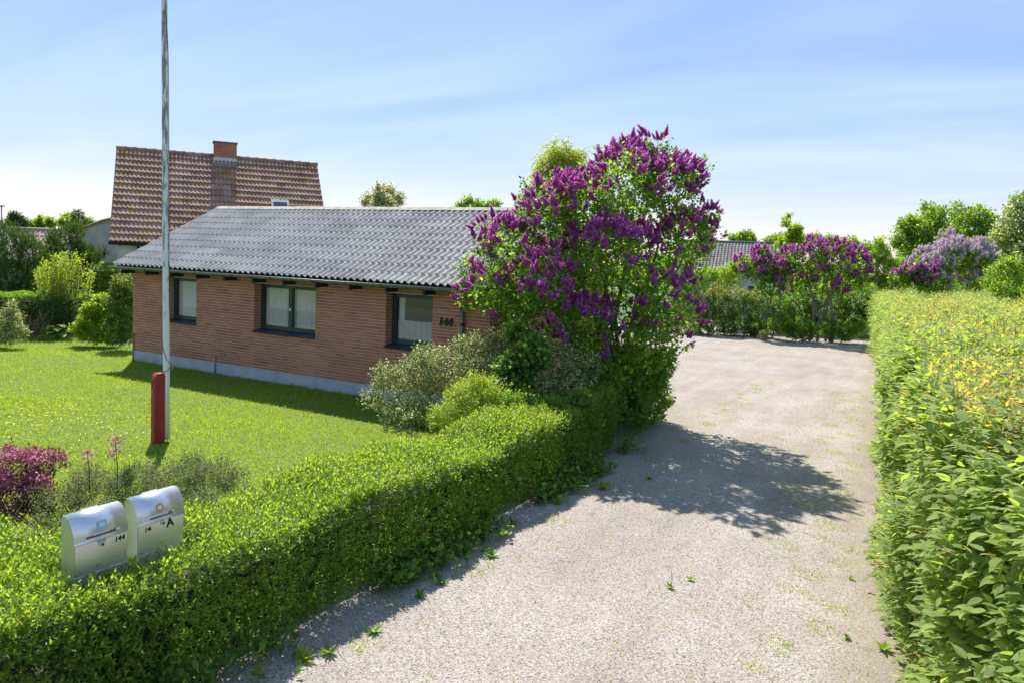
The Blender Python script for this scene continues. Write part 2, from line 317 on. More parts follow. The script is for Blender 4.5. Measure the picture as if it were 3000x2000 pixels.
def bloom_mesh(nm, mat, nf=64, L=0.2, R=0.055, fl=0.021, seed=0):
    """a conical flower panicle: small four-petalled florets round a tapering axis"""
    r = np.random.default_rng(seed); t = r.random(nf)**1.15; an = r.random(nf)*6.283
    lob = 1+0.25*np.sin(an*3+t*9)
    rad = R*(1-t*0.86)*lob*(0.55+0.45*np.minimum(1, t/0.12))
    P = np.stack([rad*np.cos(an), rad*np.sin(an), t*L], 1); nrm_ = norm(np.stack([np.cos(an), np.sin(an), 0.35+t*0.9], 1)+r.normal(size=(nf, 3))*0.3)
    d = norm(np.cross(nrm_, r.normal(size=(nf, 3))))
    V, Fs = FLORET; k = len(V); e2 = np.cross(nrm_, d); s = fl*(0.8+0.5*r.random(nf))[:, None, None]
    X = P[:, None]+V[None, :, 0:1]*s*d[:, None]+V[None, :, 1:2]*s*e2[:, None]+V[None, :, 2:3]*s*nrm_[:, None]
    off = (np.arange(nf)*k)[:, None, None]; F = [(f[None]+off).reshape(-1, f.shape[1]) for f in Fs]
    # inner body
    m = 6; rings = [(0.0, .35), (.15, .78), (.5, .52), (.85, .18), (1.0, .02)]; cv = np.array([(R*q*math.cos(2*math.pi*j/m), R*q*math.sin(2*math.pi*j/m), z*L) for z, q in rings for j in range(m)])
    cf = np.array([(i*m+j, i*m+(j+1) % m, (i+1)*m+(j+1) % m, (i+1)*m+j) for i in range(len(rings)-1) for j in range(m)])+nf*k
    VV = np.concatenate([X.reshape(-1, 3), cv]); rn = np.concatenate([np.repeat(r.random(nf), k), np.full(len(cv), 0.12)])
    return VV, F+[cf], rn
def blooms(parent, P, D, scale, mat, nvar=5, nind=300, name='flower_cluster', **kw):
    """the nearest nind clusters one by one, the rest joined"""
    var = [bloom_mesh('b', mat, seed=s, **kw) for s in range(nvar)]
    meshes = [mesh_np(None, v, f, mat, None, {'rnd': r}) if False else None for v, f, r in var]
    mdat = []
    for v, f, r in var:
        o = mesh_np(name, v, f, mat, None, {'rnd': r}); mdat.append(o.data); bpy.data.objects.remove(o)
    dist = np.linalg.norm(P-CAM, axis=1); order = np.argsort(dist/np.maximum(scale, .2)); n = len(P)
    D = norm(D); e1 = norm(np.cross(D, rdir(n))); e2 = np.cross(D, e1)
    for i in order[:nind]:
        o = link(name, mdat[i % nvar], parent); s = float(scale[i])
        o.matrix_local = Matrix(((e1[i][0]*s, e2[i][0]*s, D[i][0]*s, P[i][0]), (e1[i][1]*s, e2[i][1]*s, D[i][1]*s, P[i][1]), (e1[i][2]*s, e2[i][2]*s, D[i][2]*s, P[i][2]), (0, 0, 0, 1)))
    rest = order[nind:]
    if len(rest):
        VV, FF, RR, c = [], {3: [], 4: []}, [], 0
        for i in rest:
            v, f, r = var[i % nvar]; VV.append(P[i]+scale[i]*(v[:, 0:1]*e1[i]+v[:, 1:2]*e2[i]+v[:, 2:3]*D[i])); RR.append(r)
            for g in f: FF[g.shape[1]].append(g+c)
            c += len(v)
        mesh_np(name, np.concatenate(VV), [np.concatenate(g) for g in FF.values() if g], mat, parent, {'rnd': np.concatenate(RR)}, kind='stuff')
def path_pts(path, n):
    P = np.array(path, float); d = np.diff(P, axis=0); L = np.linalg.norm(d, axis=1); c = np.concatenate([[0], np.cumsum(L)])
    s = rng.random(n)*c[-1]; i = np.clip(np.searchsorted(c, s, 'right')-1, 0, len(L)-1); t = (s-c[i])/L[i]
    return P[i]+d[i]*t[:, None], d[i]/L[i][:, None], s
def hedge_pts(path, n, half, h, r=0.12, z0=0.05, wtop=1.0, wside=(1.0, 1.0), lean=0.0, hf=None):
    """random points on a clipped hedge: left/right faces and top of a swept rounded box. right = +90deg clockwise of the path"""
    C, t, s = path_pts(path, n); H = h if hf is None else hf(C)
    side = np.stack([t[:, 1], -t[:, 0]], 1)
    wl, wr = wside; seg = np.array([wr, wtop*2*half/np.mean(H), wl]); k = rng.choice(3, n, p=seg/seg.sum())
    q = rng.random(n); off = np.where(k == 0, half, np.where(k == 2, -half, (q*2-1)*half)); z = np.where(k == 1, H, z0+(H-z0)*q)
    nx = np.where(k == 0, 1.0, np.where(k == 2, -1.0, 0)); nz = np.where(k == 1, 1.0, 0.0)
    # round the shoulders
    ex = np.maximum(np.abs(off)-(half-r), 0); ez = np.maximum(z-(H-r), 0); m = (ex > 0) & (ez > 0); ln = np.sqrt(ex**2+ez**2)+1e-9
    sc = np.where(m, np.minimum(1, r/ln), 1); sg = np.sign(off)
    off = np.where(m, sg*((half-r)+ex*sc), off); z = np.where(m, (H-r)+ez*sc, z)
    nx = np.where(m, sg*ex/ln, nx); nz = np.where(m, ez/ln, nz)
    off = off + sg*lean*(H-z)
    P = np.stack([C[:, 0]+side[:, 0]*off, C[:, 1]+side[:, 1]*off, z], 1); Nn = np.stack([side[:, 0]*nx, side[:, 1]*nx, nz], 1)
    w_ = 0.03*np.sin(P[:, 0]*3.1+P[:, 2]*5)+0.03*np.sin(P[:, 1]*2.3+1+P[:, 2]*3)+0.018*np.sin(P[:, 1]*7.7+P[:, 0]*6.1)
    return P+Nn*w_[:, None], norm(Nn), k, s
def hedge_core(mb, path, half, h, inset=0.16, hf=None):  # solid boxes added inside a hedge so gaps between leaves look dark
    for a, b in zip(path[:-1], path[1:]):
        a = np.array(a, float); b = np.array(b, float); m = max(2, int(np.linalg.norm(b-a)/0.5)); d = norm(b-a); sd = np.array([d[1], -d[0]])
        for i in range(m):
            p, q = a+(b-a)*i/m, a+(b-a)*(i+1)/m; hw = half-inset
            H0 = (h if hf is None else float(hf(np.array([p]))[0]))-inset; H1 = (h if hf is None else float(hf(np.array([q]))[0]))-inset
            mb.hexa([(*(p+sd*hw), 0.0), (*(q+sd*hw), 0.0), (*(q-sd*hw), 0.0), (*(p-sd*hw), 0.0), (*(p+sd*hw), H0), (*(q+sd*hw), H1), (*(q-sd*hw), H1), (*(p-sd*hw), H0)])
def stems_mesh(mb, path, n, half, h, r=0.009):
    C, t, s = path_pts(path, n); side = np.stack([t[:, 1], -t[:, 0]], 1)
    for i in range(n):
        o = random.uniform(-half*.95, half*.95); b = np.array([*(C[i]+side[i]*o), 0.0]); e = b + np.array([random.uniform(-.18, .18), random.uniform(-.18, .18), h*random.uniform(.6, .95)])
        m = (b+e)/2+np.array([random.uniform(-.05, .05), random.uniform(-.05, .05), 0]); mb.tube([b, m, e], [r, r*.8, r*.4], 4, cap=False)
# ---------------------------------------------------------------- ground, lawn, gravel drive, street
def sheet(name, pts, z, mat, kind='structure'):
    me = bpy.data.meshes.new(name); me.from_pydata([(x, y, z) for x, y in pts], [], [tuple(range(len(pts)))]); me.update(); me.materials.append(mat)
    return link(name, me, None, kind)
MAT_ground = plain('rough_ground', (0.06, 0.10, 0.02), (0.10, 0.14, 0.03), 1.2, 0.95)
MAT_soil_grass = plain('turf', (0.10, 0.15, 0.016), (0.15, 0.20, 0.026), 9.0, 0.95, bump=0.4)
def gravel_mat():
    m, t, o = newmat('gravel'); pos = coords(t)
    v = N(t, 'ShaderNodeTexVoronoi', i_Scale=78.0, feature='F1'); wn = noise(t, pos, 14, 2); 
    wv = N(t, 'ShaderNodeVectorMath', operation='MULTIPLY_ADD'); wv.inputs[1].default_value = (.02, .02, .02); t.links.new(wn.outputs['Color'], wv.inputs[0]); t.links.new(pos, wv.inputs[2]); t.links.new(wv.outputs[0], v.inputs['Vector'])
    hs = N(t, 'ShaderNodeSeparateColor'); t.links.new(v.outputs['Color'], hs.inputs[0])
    r = ramp(t, [(0.0, (0.13, 0.12, 0.115)), (0.15, (0.23, 0.21, 0.19)), (0.4, (0.35, 0.32, 0.287)), (0.6, (0.43, 0.395, 0.355)), (0.78, (0.36, 0.31, 0.262)), (0.9, (0.30, 0.295, 0.295)), (1.0, (0.54, 0.515, 0.48))]); t.links.new(hs.outputs[0], r.inputs[0])
    n1 = noise(t, pos, 0.55, 4, 0.6); n2 = noise(t, coords(t, (2.2, 0.35, 1)), 1.2, 3); n4 = noise(t, pos, 48, 5, 0.75)
    r1 = ramp(t, [(0.36, (0.88, 0.86, 0.82)), (0.62, (1.04, 1.04, 1.04))]); t.links.new(n1.outputs['Fac'], r1.inputs[0])
    r2 = ramp(t, [(0.35, (0.90, 0.885, 0.86)), (0.65, (1.05, 1.05, 1.05))]); t.links.new(n2.outputs['Fac'], r2.inputs[0])
    c = mixc(t, 1.0, mixc(t, 1.0, r.outputs[0], r1.outputs[0], 'MULTIPLY'), r2.outputs[0], 'MULTIPLY')
    r4 = ramp(t, [(0.36, (0.82, 0.815, 0.81)), (0.50, (1, 1, 1)), (0.64, (1.14, 1.14, 1.14))]); t.links.new(n4.outputs['Fac'], r4.inputs[0]); c = mixc(t, 1.0, mixc(t, 1.0, c, r4.outputs[0], 'MULTIPLY'), (1.05, 1.02, .985), 'MULTIPLY')
    # brown earth shows through beside the right-hand hedge
    sp = N(t, 'ShaderNodeSeparateXYZ'); t.links.new(pos, sp.inputs[0])
    ex = N(t, 'ShaderNodeMath', operation='MULTIPLY_ADD', i_1=0.055); t.links.new(sp.outputs['Y'], ex.inputs[0]); t.links.new(sp.outputs['X'], ex.inputs[2])
    n3 = noise(t, pos, 1.6, 5, 0.65); ad = N(t, 'ShaderNodeMath', operation='MULTIPLY_ADD', i_1=1.5); t.links.new(n3.outputs['Fac'], ad.inputs[0]); t.links.new(ex.outputs[0], ad.inputs[2])
    mr = N(t, 'ShaderNodeMapRange', i_1=18.1, i_2=18.75, i_3=0.0, i_4=0.85); t.links.new(ad.outputs[0], mr.inputs[0])
    soil = ramp(t, [(0.3, (0.20, 0.155, 0.115)), (0.7, (0.30, 0.245, 0.19))]); nf = noise(t, pos, 35, 4); t.links.new(nf.outputs['Fac'], soil.inputs[0])
    c = mixc(t, mr.outputs[0], c, soil.outputs[0])
    inv = N(t, 'ShaderNodeMath', operation='SUBTRACT', i_0=1.0); t.links.new(v.outputs['Distance'], inv.inputs[1])
    pbsdf(t, o, c, 0.85, 0, 0.3, bumpn(t, inv.outputs[0], 0.32, 0.008)); return m
MAT_gravel = gravel_mat()
def asphalt_mat(): return plain('asphalt', (0.11, 0.11, 0.11), (0.15, 0.147, 0.142), 40, 0.9, bump=0.2)
MAT_asphalt = asphalt_mat()
sheet('ground', [(-900, -900), (900, -900), (900, 900), (-900, 900)], -0.02, MAT_ground)
sheet('lawn', [(-30, -9.6), (13.2, -9.6), (13.2, 3.0), (10.9, 3), (10.9, -0.02), (-0.02, -0.02), (-0.02, 8), (-30, 8)], -0.006, MAT_soil_grass)
DRIVE = [(13.3, -10.9), (13.3, 3.0), (12.3, 6.5), (11, 9), (7.5, 12), (4, 20), (5, 26), (22, 27), (20.5, 9), (21.5, -5), (22.5, -10.9)]
sheet('driveway', DRIVE, 0.0, MAT_gravel)
sheet('street', [(-60, -22), (60, -22), (60, -12.6), (-60, -12.6)], 0.0, MAT_asphalt)
mbk = MB().box((-60, -12.6, -0.02), (13.2, -12.45, 0.10)).box((22.5, -12.6, -0.02), (60, -12.45, 0.10)); ko = mbk.build('kerb', plain('concrete', (0.36, 0.35, 0.33), (0.27, 0.26, 0.25), 12)); ko['kind'] = 'structure'
# loose stones lying on the drive (too many to count)
def inpoly(P, poly):
    x, y = P[:, 0], P[:, 1]; r = np.zeros(len(P), bool); q = np.array(poly); j = len(q)-1
    for i in range(len(q)):
        c = ((q[i, 1] > y) != (q[j, 1] > y)) & (x < (q[j, 0]-q[i, 0])*(y-q[i, 1])/(q[j, 1]-q[i, 1]+1e-12)+q[i, 0]); r ^= c; j = i
    return r
n = 118000
y = -9.6 + 10.6*rng.random(n)**1.45; x = 13.9+4.9*rng.random(n); P = np.stack([x, y, np.zeros(n)], 1)
kp = rng.random(n) < np.clip((0.2-y)/6.0, 0.08, 1)*np.clip(1.25-np.maximum(0, x+0.055*y-17.2)*1.0, 0.15, 1); P = P[kp]; n = len(P)
sz = 0.0042+0.0048*rng.random(n)**1.6; P[:, 2] = sz*0.16
OCT = np.array([(1,0,0),(-.9,.1,0),(.1,1,.05),(-.1,-.95,0),(.05,0,1),(0,0,-1)], float); OF = np.array([(0,2,4),(2,1,4),(1,3,4),(3,0,4),(2,0,5),(1,2,5),(3,1,5),(0,3,5)])
an = rng.random(n)*6.28; st = np.stack([sz*(0.9+0.6*rng.random(n)), sz*(0.75+.4*rng.random(n)), sz*(0.26+.2*rng.random(n))], 1)
X = OCT[None]*st[:, None, :]; ca, sa = np.cos(an)[:, None], np.sin(an)[:, None]
X = np.stack([X[..., 0]*ca-X[..., 1]*sa, X[..., 0]*sa+X[..., 1]*ca, X[..., 2]+X[..., 0]*0.25*(rng.random(n)[:, None]-.5)], 2)+P[:, None]
MAT_stone = attrmat('pebble', [(0.0, (0.10, 0.092, 0.09)), (0.14, (0.22, 0.20, 0.185)), (0.38, (0.37, 0.335, 0.30)), (0.62, (0.46, 0.42, 0.38)), (0.8, (0.39, 0.33, 0.275)), (0.9, (0.33, 0.325, 0.325)), (1.0, (0.60, 0.575, 0.54))], 0.8, 0.3, False, 60, 0.25)
o = mesh_np('gravel', X.reshape(-1, 3), (OF[None, :4]+(np.arange(n)*6)[:, None, None]).reshape(-1, 3), MAT_stone, None, {'rnd': np.repeat(rng.random(n), 6)}, smooth=True, kind='stuff')
o['label'] = 'loose rounded pebbles of the gravel drive'; o['category'] = 'gravel'
# grass
n = 250000
P = np.stack([-9+22*rng.random(n)**0.72, -9.6+12*rng.random(n)**1.15, np.zeros(n)], 1)
ok = ((P[:, 1] < -0.03) | ((P[:, 0] < -0.1))) & (P[:, 1] < 1.6+0.12*P[:, 0]*0 ) & ~((P[:, 0] < -4.6+0.28*P[:, 1]*0) & (P[:, 1] > 1.4))
P = P[ok]; n = len(P); pn = 0.5+0.25*np.sin(P[:, 0]*1.3+P[:, 1]*.7)+0.25*np.sin(P[:, 1]*2.1-P[:, 0]*.6+1)
h = (0.026+0.04*rng.random(n)**2)*(0.75+0.6*pn); edge = (np.abs(P[:, 1]) < 0.16) & (P[:, 0] > -0.2); h = np.where(edge, h*(1+1.6*rng.random(n)), h)
D = norm(np.stack([rng.normal(size=n)*.55, rng.normal(size=n)*.55, np.ones(n)], 1)); Nn = norm(rdir(n)*np.array([1, 1, .2]))
o = leaves('grass', P, D, Nn, h, 0.007+0.0065*rng.random(n), BLADE, MAT_grass, None, np.clip(rng.random(n)*0.75+0.22*pn, 0, 1), kind='stuff'); o['label'] = 'short bright green mown lawn grass before the house'; o['category'] = 'grass'
# yellow dandelions dotted over the lawn
n = 430; c = rng.choice(4, n, p=[.72, .18, .07, .03]); cen = np.array([gr(110, 960), gr(230, 1000), gr(60, 880), gr(330, 920)]); sg = np.array([[1.3, .75], [1.6, .7], [2.2, 1.0], [3, 1.4]])
P = cen[c].copy(); P[:, 0] += rng.normal(size=n)*sg[c, 0]; P[:, 1] += rng.normal(size=n)*sg[c, 1]; P[:, 2] = 0.045+0.04*rng.random(n); P = P[(P[:, 1] < -2.2) & (P[:, 1] > -9)]
HEX = tmpl([(0,0,.15)]+[(.5*math.cos(a), .5*math.sin(a), .3) for a in np.arange(6)*math.pi/3], [(0, 1+i, 1+(i+1) % 6) for i in range(6)])
n = len(P); o = leaves('dandelion_flowers', P, norm(rdir(n)*np.array([1, 1, .1])), norm(UPV+rdir(n)*.3), 0.028, 0.028, HEX, MAT_dandelion, None, kind='stuff'); o['label'] = 'yellow dandelion heads scattered over the lawn'; o['category'] = 'dandelions'
# ---------------------------------------------------------------- the brick house
def proj(P):
    d = np.array(P, float)-CAM; k = FPX/PXS/(d@FW); return 1176+k*(d@RT), CYPX/PXS-k*(d@UP)
def burnt(t, c):        # patches of darker, over-fired bricks
    n = noise(t, coords(t, (0.8, 1, 1.6)), 1.1, 3, 0.6); r = ramp(t, [(0.42, (1.06, 1.05, 1.03)), (0.75, (0.78, 0.75, 0.77))]); t.links.new(n.outputs['Fac'], r.inputs[0])
    return mixc(t, 1.0, c, r.outputs[0], 'MULTIPLY')
BR = [(0.0, (0.28, 0.12, 0.085)), (0.05, (0.40, 0.16, 0.10)), (0.2, (0.41, 0.155, 0.092)), (0.5, (0.47, 0.18, 0.105)), (0.8, (0.51, 0.21, 0.122)), (1.0, (0.43, 0.16, 0.10))]
MAT_brick = attrmat('brick', BR, 0.85, 0.25, True, 35, 0.22, burnt); MAT_brick_j = attrmat('brick_joined', BR, 0.85, 0.25, False, 35, 0.22, burnt)
MAT_mortar = plain('mortar', (0.60, 0.53, 0.45), (0.50, 0.44, 0.37), 18, 0.95, bump=0.3)
MAT_plinth = plain('painted_plinth', (0.46, 0.49, 0.53), (0.37, 0.40, 0.44), 3.5, 0.85, bump=0.1)
MAT_frame = plain('dark_green_paint', (0.020, 0.045, 0.040), (0.028, 0.055, 0.048), 4, 0.35, spec=0.5)
MAT_slate = plain('blue_slate', (0.018, 0.030, 0.060), (0.028, 0.042, 0.075), 14, 0.45, spec=0.4)
MAT_zinc = plain('zinc', (0.30, 0.33, 0.33), (0.17, 0.21, 0.20), 9, 0.5, 0.7)
MAT_dark = plain('dark_timber', (0.022, 0.030, 0.027), (0.035, 0.042, 0.038), 8, 0.6)
MAT_black = plain('black_metal', (0.012, 0.013, 0.014), (0.02, 0.02, 0.02), 10, 0.45)
def glass_mat():
    m, t, o = newmat('window_glass'); lw = N(t, 'ShaderNodeLayerWeight'); f = N(t, 'ShaderNodeMath', operation='POWER', i_1=4.0); t.links.new(lw.outputs['Facing'], f.inputs[0]); g = N(t, 'ShaderNodeBsdfGlossy', i_Roughness=0.015); g.inputs[0].default_value = (1, 1, 1, 1)
    tr = N(t, 'ShaderNodeBsdfTransparent'); tr.inputs[0].default_value = (.97, .98, .98, 1); mx = N(t, 'ShaderNodeMixShader'); k = N(t, 'ShaderNodeMath', operation='MULTIPLY_ADD', i_1=0.9, i_2=0.075, use_clamp=True); t.links.new(f.outputs[0], k.inputs[0])
    t.links.new(k.outputs[0], mx.inputs[0]); t.links.new(tr.outputs[0], mx.inputs[1]); t.links.new(g.outputs[0], mx.inputs[2]); t.links.new(mx.outputs[0], o.inputs[0]); return m
MAT_glass = glass_mat()
def lace_mat():
    m, t, o = newmat('white_lace'); v = coords(t, (1, 0, 1))
    w1 = N(t, 'ShaderNodeTexWave', wave_type='BANDS', bands_direction='DIAGONAL', i_Scale=26.0, i_Distortion=1.5); t.links.new(v, w1.inputs[0])
    w2 = N(t, 'ShaderNodeTexVoronoi', i_Scale=70.0); t.links.new(v, w2.inputs['Vector'])
    s = N(t, 'ShaderNodeMath', operation='ADD'); t.links.new(w1.outputs['Fac'], s.inputs[0]); t.links.new(w2.outputs['Distance'], s.inputs[1])
    r = N(t, 'ShaderNodeMapRange', i_1=0.35, i_2=1.1, i_3=0.68, i_4=1.0); t.links.new(s.outputs[0], r.inputs[0])
    d = N(t, 'ShaderNodeBsdfDiffuse'); d.inputs[0].default_value = (.92, .93, .93, 1); tl = N(t, 'ShaderNodeBsdfTranslucent'); tl.inputs[0].default_value = (.8, .82, .82, 1)
    a = N(t, 'ShaderNodeMixShader', i_0=0.3); t.links.new(d.outputs[0], a.inputs[1]); t.links.new(tl.outputs[0], a.inputs[2])
    tr = N(t, 'ShaderNodeBsdfTransparent'); mx = N(t, 'ShaderNodeMixShader'); t.links.new(r.outputs[0], mx.inputs[0]); t.links.new(tr.outputs[0], mx.inputs[1]); t.links.new(a.outputs[0], mx.inputs[2]); t.links.new(mx.outputs[0], o.inputs[0]); return m
MAT_lace = lace_mat()
PT = 0.26; CRS = 0.0667; HEAD = PT+30*CRS; SILL = PT+13*CRS; XR = 10.965; WALLTOP = 2.52; DEP = 5.84
WIN = [(1.37, 2.488), (4.512, 6.438), (8.419, 9.603)]
house = thing('brick_house', 'low red brick house with grey corrugated roof behind the lawn', 'house')
mb = MB(); Y0, Y1 = 0.008, 0.30
mb.box((0.004, Y0, PT), (XR-0.004, Y1, SILL)).box((0.004, Y0, HEAD), (XR-0.004, Y1, WALLTOP))
xs = [0.004]+[v for w_ in WIN for v in (w_[0]-0.004, w_[1]+0.004)]+[XR-0.004]
for i in range(0, len(xs), 2): mb.box((xs[i], Y0, SILL), (xs[i+1], Y1, HEAD))
wall = mb.build('wall', MAT_mortar, house)
def gable(x0, x1):
    m = MB(); zt = lambda y: 2.30+0.509*min(y+0.4, DEP+.4-y)
    m.add([(x, y, z) for x in (x0, x1) for y, z in ((Y1, PT), (DEP, PT), (DEP, zt(DEP)), (DEP/2, zt(DEP/2)), (Y1, zt(Y1)))], [(4,3,2,1,0), (5,6,7,8,9), (0,1,6,5), (1,2,7,6), (2,3,8,7), (3,4,9,8), (4,0,5,9)]); return m
gw = gable(XR-0.28, XR-0.004).build('wall', MAT_mortar, house); gable(0.004, 0.28).build('wall', MAT_mortar, house)
MB().box((0.28, DEP-0.28, PT), (XR-0.28, DEP, 2.5)).build('wall', MAT_brick_j, house)
mb = MB(); mb.box((0.0, -0.012, -0.1), (XR, 0.30, PT)).box((0.0, 0.30, -0.1), (0.3, DEP, PT)).box((XR-0.3, 0.30, -0.1), (XR, DEP, PT)).box((0.3, DEP-.3, -0.1), (XR-.3, DEP, PT)); mb.build('plinth', MAT_plinth, house)
MB().box((0.3, 0.3, 0.1), (XR-0.3, DEP-.3, 0.3)).build('floor', plain('floor_boards', (0.2, 0.13, 0.08)), house)
# bricks, course by course
bricks = []
for c in range(34):
    z0 = PT+c*CRS+0.0142; z1 = z0+0.0525
    if z1 > WALLTOP: break
    zm_ = (z0+z1)/2
    segs = [(0.0, XR)] if (zm_ < SILL or zm_ > HEAD) else [(0.0, WIN[0][0]), (WIN[0][1], WIN[1][0]), (WIN[1][1], WIN[2][0]), (WIN[2][1], XR)]
    for a, b in segs:
        x = a; first = [0.168, 0.108, 0.168, 0.228][c % 4]; k = 0
        while x < b-0.03:
            L = first if k == 0 else (0.108 if (k == 1 and c % 2 == 0 and c % 4 == 0) else 0.228)
            L = min(L, b-x)
            if b-x-L < 0.06: L = b-x
            bricks.append((x, z0, L, random.uniform(-.002, .002))); x += L+0.014; k += 1
def bshow(q):
    x, z0 = q[0], q[1]
    if x > 8.55 and z0 < 1.05+0.35*max(0, x-9.6): return -1
    if x > 10.3 or x < 0.1: return -1
    return x
order = sorted(bricks, key=bshow, reverse=True); cache = {}
for q in order[:300]:
    x, z0, L, dy_ = q; key = round(L, 2)
    if key not in cache: cache[key] = MB().box((0, 0, 0), (L, 0.04, 0.0525)).build('_', MAT_brick)
    o = link('brick', cache[key], wall); o.location = (x, dy_, z0)
mb = MB()
for x, z0, L, dy_ in order[300:]: mb.box((x, dy_, z0), (x+L, 0.04, z0+0.0525), random.random())
for wi, (a, b) in enumerate(WIN):          # bricks of the window reveals
    for c in range(13, 30):
        z0 = PT+c*CRS+0.0142
        for (ya, yb) in (((.044, .11), (.122, .20)) if c % 2 else ((.044, .17), (.182, .20))):
            mb.box((a-0.03, ya, z0), (a+random.uniform(-.001, .001), yb, z0+0.0525), random.random()); mb.box((b, ya, z0), (b+0.03, yb, z0+0.0525), random.random())
mb.build('brick', MAT_brick_j, wall, kind='stuff')
mb = MB()
for c in range(40):
    z0 = PT+c*CRS+0.0142; zt = z0+0.055
    ya = 0.044+(0.114 if c % 2 else 0.0); lim0 = 0.30+max(0, (zt-2.32)/0.509-0.4); lim1 = DEP-max(0, (zt-2.32)/0.509-0.4)
    y = ya
    while y < DEP-0.05:
        yb = min(y+0.228, DEP)
        if (y > lim0-0.26 if zt < 2.5 else y > lim0) and yb < lim1+0.02: mb.box((XR-0.03, y, z0), (XR, yb, zt), random.random())
        y = yb+0.012
mb.build('brick', MAT_brick_j, gw, kind='stuff')
# windows
def window(a, b, mull):
    fo = bpy.data.objects.new('window', None); COL.objects.link(fo); fo.parent = house
    zb, zt, yf, yb, t = SILL+0.065, HEAD-0.004, 0.205, 0.265, 0.062
    m = MB(); m.box((a+.003, yf, zb), (a+t, yb, zt)).box((b-t, yf, zb), (b-.003, yb, zt)).box((a+t, yf, zt-t), (b-t, yb, zt)).box((a+t, yf, zb), (b-t, yb, zb+t))
    x_ = [a+t, b-t]
    if mull: xm = (a+b)/2; m.box((xm-.05, yf-.004, zb+t), (xm+.05, yb, zt-t)); x_ = [a+t, xm-.05, xm+.05, b-t]
    m.build('frame', MAT_frame, fo, bevel=0.004)
    for i in range(0, len(x_), 2):
        m = MB(); xa, xb, ia = x_[i], x_[i+1], 0.028
        m.box((xa, yf+.012, zb+t), (xa+ia, yb-.01, zt-t)).box((xb-ia, yf+.012, zb+t), (xb, yb-.01, zt-t)).box((xa+ia, yf+.012, zt-t-ia), (xb-ia, yb-.01, zt-t)).box((xa+ia, yf+.012, zb+t), (xb-ia, yb-.01, zb+t+ia)); m.build('sash', MAT_frame, fo)
        MB().box((xa+ia, yf+.028, zb+t+ia), (xb-ia, yf+.034, zt-t-ia)).build('pane', MAT_glass, fo)
    m = MB(); m.add([(a+.002, .215, SILL+.062), (b-.002, .215, SILL+.062), (b-.002, -.075, SILL+.014), (a+.002, -.075, SILL+.014), (a+.002, .215, SILL+.035), (b-.002, .215, SILL+.035), (b-.03, -.07, SILL-.008), (a+.03, -.07, SILL-.008)], [(0,3,2,1), (4,5,6,7), (0,1,5,4), (2,3,7,6), (1,2,6,5), (3,0,4,7)]); m.build('sill', MAT_slate, fo)
    return fo
wins = [window(*WIN[0], False), window(*WIN[1], True), window(*WIN[2], False)]
mb = MB(); mb.tube([(5.50, .19, 1.70), (5.50, .17, 1.70)], .012, 8).tube([(5.50, .172, 1.70), (5.50, .165, 1.70)], .034, 12); mb.build('thermometer', plain('white_plastic', (.8, .8, .76)), wins[1])
def curtain(name, label, x0, x1, z0, z1, y, waves, amp, scallop=0.0):
    n = int((x1-x0)/0.012); V = []
    for k in range(5):
        for i in range(n+1):
            x = x0+(x1-x0)*i/n; z = z1+(z0-z1)*k/4
            if k == 4 and scallop: z += scallop*abs(math.sin((x-x0)*34))
            V.append((x, y+amp*math.sin(x*waves+math.sin(x*7)*.8)*(0.6+0.1*k), z))
    F = np.array([(k*(n+1)+i, k*(n+1)+i+1, (k+1)*(n+1)+i+1, (k+1)*(n+1)+i) for k in range(4) for i in range(n)])
    o = mesh_np(name, V, F, MAT_lace, smooth=True); return tag(o, label, 'curtain')
curtain('lace_curtain', 'white lace net curtain inside the small window beside the flagpole', WIN[0][0]+.09, WIN[0][1]-.05, SILL+.15, HEAD-.08, .30, 52, .018)
curtain('lace_curtain', 'white lace net curtain inside the wide two-pane window', WIN[1][0]+.10, WIN[1][1]-.05, SILL+.14, HEAD-.08, .30, 50, .018)
curtain('cafe_curtain', 'short patterned lace curtain across the lower half of the window beside the house number', WIN[2][0]+.09, WIN[2][1]-.05, SILL+.15, SILL+.56, .295, 46, .016, 0.03)
curtain('side_curtain', 'narrow lace strip hanging at the edge of the window beside the house number', WIN[2][0]+.08, WIN[2][0]+.26, SILL+.56, HEAD-.1, .32, 60, .014)
